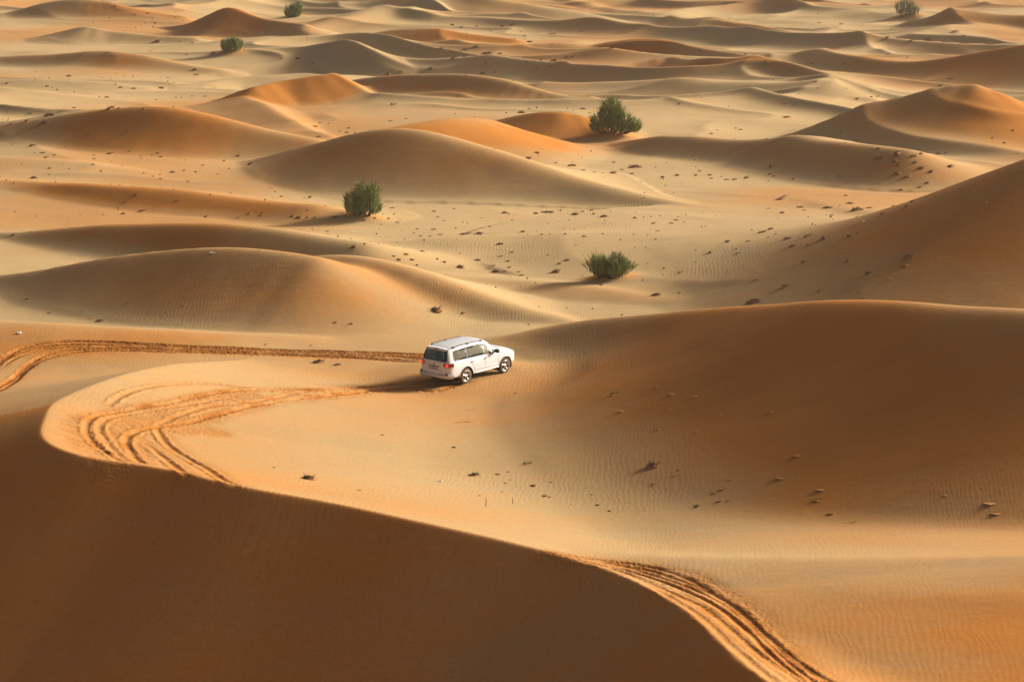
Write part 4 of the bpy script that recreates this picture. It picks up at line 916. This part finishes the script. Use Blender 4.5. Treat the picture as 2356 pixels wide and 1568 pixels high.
SPOT += cv(1400,880,2.1225,[(1060,272,80,s),(1190,499,92,s),(1100,614,100,s),(840,623,52,s),(800,673,72,s),(760,690,62,s),(765,745,52,g),(815,740,42,g),(650,770,52,g),(825,773,62,s),(1310,675,92,s),(1285,732,72,g),(1225,801,62,s),(1345,809,52),(1470,849,110,s),(2190,746,110,s),(2220,799,92,s),(1955,706,52,s),(785,283,52,s),(665,375,62,s),(660,190,82,s)])
SPOT += cv(0,780,2.805,[(1880,1026,38),(2120,1103,140,m),(2195,304,100,m),(2320,322,62,m),(1825,181,32),(2135,188,28)])
# where each one lies, in words one can find in the picture
PLACE = [(120,40,'on the sand at the far top left'),(330,65,'around the far small peak at top left'),(500,115,'near the round far shrub'),(680,140,'on the pale slope right of the round far shrub'),
(150,195,'on the low ground at upper left'),(320,215,'in the hollow left of the far orange crest'),(120,265,'on the flat at the far left edge'),(270,330,'on the broad left dune'),(130,360,'at the left edge below the broad dune'),(370,365,'on the pale flat left of the tall shaded dune'),(560,375,'at the left toe of the tall shaded dune'),
(740,290,'just left of the tall dune\'s peak'),(1080,60,'in the far hollow at top centre'),(1110,120,'in the grey hollow at top centre'),(1270,130,'right of the grey top hollow'),(920,160,'on the pale saddle at top centre'),(1000,265,'behind the tall dune\'s peak'),(1260,250,'left of the tall peaked shrub'),(1330,265,'beside the tall peaked shrub'),
(1260,365,'on the slope below the tall peaked shrub'),(1440,390,'in the dark litter below the tall peaked shrub'),(1700,130,'on the far dunes at upper right'),(2000,90,'below the pale wispy shrub'),(1720,145,'on the thin crest at upper right'),(1950,220,'in the dip left of the sharp right peak'),(1720,300,'right of the tall shrub'),(2090,360,'in the dark drift below the sharp right peak'),(2300,330,'at the right edge below the sharp right peak'),
(1750,400,'along the foot of the brown middle slope'),(2170,405,'on the grey flat at right'),(1950,480,'in the dark scatter left of the right-hand slope'),(2130,470,'at the toe of the right-hand slope'),(1780,530,'in the mounds at the end of the bright flat'),(1660,575,'at the right end of the bright flat'),(1850,560,'on the brown ground right of the bright flat'),(1930,630,'on the shaded slope above the big dune crest'),(2120,610,'on the right-hand slope above the big dune crest'),
(430,400,'on the brown band left of the middle shrub'),(320,485,'on the low crest at left'),(110,540,'on the hollow at the left edge'),(640,490,'in the row left of the middle shrub'),(900,500,'right below the middle shrub'),(1020,520,'on the flat right of the middle shrub'),(1250,490,'on the flat between the two middle shrubs'),(1400,500,'on the pale flat above the twin-lobed shrub'),(1520,510,'on the bright flat right of the shrubs'),
(960,590,'on the bright flat behind the car'),(1080,610,'in the scatter left of the twin-lobed shrub'),(1180,620,'just left of the twin-lobed shrub'),(1330,640,'at the foot of the twin-lobed shrub'),(1520,680,'right of the twin-lobed shrub'),(300,700,'on the rippled left dune'),(270,750,'on the left dune foot by the tracks'),(900,710,'on the rippled sand behind the car'),
(740,830,'between the two bands of wheel ruts'),(1190,900,'just right of the car'),(1440,910,'on the shaded slope right of the car'),(1560,920,'high on the big shaded slope'),(1770,940,'far right on the big shaded slope'),(1520,1000,'on the middle of the big shaded slope'),(1040,1000,'on the sand below the car'),(1490,1065,'at the foot of the big shaded slope'),
(1110,1085,'in the hollow below the car'),(1210,1090,'in the middle of the hollow below the car'),(1260,1140,'low in the hollow below the car'),(1380,1165,'at the right of the hollow below the car'),(1680,1110,'on the lower right of the shaded slope'),(1880,1160,'near the bottom of the shaded slope'),(2270,1150,'at the right edge of the shaded slope'),(690,1095,'on the sunlit sand right of the looping ruts'),(830,1120,'left in the hollow below the car')]
KINDW = {'d':('scrub_clump','scrub clump','dark scrub clump'),'m':('scrub_mound','scrub mound','dark scrub-topped mound'),'g':('grass_tuft','grass tuft','green grass tuft'),'s':('sand_streak','sand drift','pale sand drift with grass')}
ORD = ['','second ','third ','fourth ','fifth ','sixth ','seventh ','eighth ','ninth ','tenth ','eleventh ','twelfth ','thirteenth ','fourteenth ','fifteenth ','sixteenth ']
from collections import defaultdict
CELL_ = defaultdict(list)
for k,(u,v,w_,kd) in enumerate(SPOT):
    c_ = min(range(len(PLACE)), key=lambda i:(PLACE[i][0]-u)**2*.35+(PLACE[i][1]-v)**2)
    CELL_[(c_,kd)].append(k)
LAB = {}
for (c_,kd), ks in CELL_.items():
    ks.sort(key=lambda k: SPOT[k][0]); nm = KINDW[kd][2]; big = max(ks, key=lambda k: SPOT[k][2])
    for i,k in enumerate(ks):
        if len(ks) == 1: LAB[k] = f'{nm} {PLACE[c_][2]}'
        elif i == 0: LAB[k] = f'leftmost {nm} {PLACE[c_][2]}'
        elif i == len(ks)-1: LAB[k] = f'rightmost {nm} {PLACE[c_][2]}'
        else: LAB[k] = f'{ORD[min(i,15)]}{nm} from left {PLACE[c_][2]}'
rs = random.Random(5)
for k,(u,v,w_,kd) in enumerate(SPOT):
    x,y,z = ground_at(u,v); dist = math.sqrt(x*x+y*y+(CAM_H-z)**2); wm_ = w_*dist/FP
    o = bpy.data.objects.new(KINDW[kd][0], rs.choice(PROTO[kd])); COL.objects.link(o)
    fac = {'d':.88,'m':.98,'g':.95,'s':.8}[kd]
    sc = wm_*fac; o.location = (x, y, z-.01)
    o.scale = (sc*(1.25 if kd=='s' else 1), sc*rs.uniform(.8,1.2), min(sc,1.0)*rs.uniform(.45,.85)*(1.0 if kd!='s' else .55))
    o.rotation_euler = (0,0, rs.uniform(0,6.28) if kd in 'dm' else R(28+rs.uniform(-9,9)))
    tag(o, LAB[k], KINDW[kd][1], {'d':'dark scrub clumps scattered on the sand','m':'scrub-topped mounds on the sand','g':'grass tufts on the sand','s':'small sand drifts on the slopes'}[kd])
# pieces of litter
LIT = simple('litter_white', (.75,.76,.78), .5)
for (u,v,w_,lab) in [(812,744,8,'scrap of white litter on the rippled sand behind the car'),(1015,1107,12,'white litter sheet lying in the hollow below the car'),(487,583,11,'grey-white litter on top of the left dune crest'),(2270,467,8,'white scrap high on the right-hand slope'),(1985,510,8,'white scrap among the dark clumps at right'),(45,767,12,'pale litter on the orange strip at the left edge')]:
    x,y,z = ground_at(u,v); sc = w_*math.hypot(x,y)/FP; rnd = np.random.default_rng(int(u))
    vs = [((i/4-.5)*sc, (j/4-.5)*sc*.7, .02+abs(rnd.normal())*.18*sc) for i in range(5) for j in range(5)]
    me_ = mesh('litter', vs, [(i*5+j,(i+1)*5+j,(i+1)*5+j+1,i*5+j+1) for i in range(4) for j in range(4)], False)
    o = link('litter', me_, None, LIT); o.location = (x,y,z); o.rotation_euler = (0,0,rs.uniform(0,3)); tag(o, lab, 'litter', 'pieces of pale litter')
    so_ = o.modifiers.new('thick','SOLIDIFY'); so_.thickness = .006
# dry upright stalks
for (u,v,h_,lab) in [(1117,1164,.35,'thin dry stalk standing low in the hollow below the car'),(1178,1158,.25,'short dry stalk right of the thin stalk in the hollow'),(706,95,1.1,'thin bare stick upright on the pale saddle right of the round shrub'),(1541,26,.9,'small bare twig standing on the far flat at top centre')]:
    x,y,z = ground_at(u,v)
    o = MB().tube([(0,0,-.05),(.02,0,h_*.5),(-.03*h_,0,h_)], [.016,.012,.004], 5).tube([(.02,0,h_*.5),(.12*h_,.02,h_*.75)], [.009,.003], 5).build('dry_stalk', BARK)
    o.location = (x,y,z); tag(o, lab, 'dry stalk')
# crumbs of scrub too small and many to tell apart
CR = MB(); rnd = np.random.default_rng(99); cnt = 0
while cnt < 600:
    r_ = rnd.uniform(150,460); a = rnd.uniform(-.19,.19); x,y = r_*math.sin(a), r_*math.cos(a)
    if vnoise(np.array([x/26]), np.array([y/26]), 303)[0] < .07: continue
    z = zat(x,y); e = .5
    if abs(zat(x+e,y)-zat(x-e,y)) > .22 or abs(zat(x,y+e)-zat(x,y-e)) > .25: continue
    s_ = rnd.uniform(.04,.12)*(.6+r_/400); a0 = rnd.uniform(0,6.28); cnt += 1
    CR.add([(x+s_*math.cos(a0+q_*2.09), y+s_*math.sin(a0+q_*2.09), z-.01) for q_ in range(3)]+[(x+rnd.normal()*.02, y, z+s_*rnd.uniform(.4,.9))], [(0,1,3),(1,2,3),(2,0,3)])
cro = CR.build('scrub_crumbs', SCRUB, None, False); tag(cro, 'specks of dead scrub strewn over the flats between the dunes', 'scrub litter', kind='stuff')

# ------------------------------------------------------------------ light
SUN_AZ, SUN_EL = R(62), R(19)         # azimuth from +Y towards +X
w = bpy.data.worlds.new('World'); S.world = w; w.use_nodes = True
n = w.node_tree.nodes; sky = n.new('ShaderNodeTexSky'); sky.sky_type = 'NISHITA'; sky.sun_disc = False
sky.sun_elevation = SUN_EL; sky.sun_rotation = SUN_AZ; sky.air_density = .5; sky.dust_density = 7; sky.ozone_density = .5
wm = n.new('ShaderNodeMix'); wm.data_type = 'RGBA'; wm.blend_type = 'MULTIPLY'; wm.inputs['Factor'].default_value = 1     # dust in the air takes the blue out
wi = [x for x in wm.inputs if x.type=='RGBA']; wi[1].default_value = (1,.90,.77,1)
w.node_tree.links.new(sky.outputs[0], wi[0]); w.node_tree.links.new([o for o in wm.outputs if o.type=='RGBA'][0], n['Background'].inputs[0]); n['Background'].inputs[1].default_value = .076
sd = bpy.data.lights.new('sun','SUN'); sd.energy = 5; sd.angle = R(13); sd.color = (1,.94,.82)
so = bpy.data.objects.new('sun', sd); COL.objects.link(so)
dirv = Vector((math.sin(SUN_AZ)*math.cos(SUN_EL), math.cos(SUN_AZ)*math.cos(SUN_EL), math.sin(SUN_EL)))
so.rotation_euler = dirv.to_track_quat('Z','Y').to_euler()
S.view_settings.view_transform = 'Standard'; S.view_settings.look = 'None'; S.view_settings.exposure = .56; S.view_settings.gamma = 1
# desert air: one closed box round everything
zlo = float(Z.min())-1.0; zhi = max(float(Z.max()), CAM_H)+4.0
hz_ = MB().box((0,0,(zlo+zhi)/2),(9600,9600,(zhi-zlo)/2)).build('haze', None, None, False); tag(hz_, 'thin pale desert haze lying over the dunes', 'haze', kind='stuff')
hm = bpy.data.materials.new('haze'); hm.use_nodes = True; ht = hm.node_tree; ht.nodes.remove(ht.nodes['Principled BSDF'])
pv = N(ht,'ShaderNodeVolumePrincipled'); pv.inputs['Color'].default_value = (.90,.80,.68,1); pv.inputs['Density'].default_value = .00015; pv.inputs['Anisotropy'].default_value = .2
ht.links.new(pv.outputs[0], [n for n in ht.nodes if n.type=='OUTPUT_MATERIAL'][0].inputs['Volume']); hz_.data.materials.append(hm)
S.cycles.use_denoising = True
print('script', time.time()-T0)
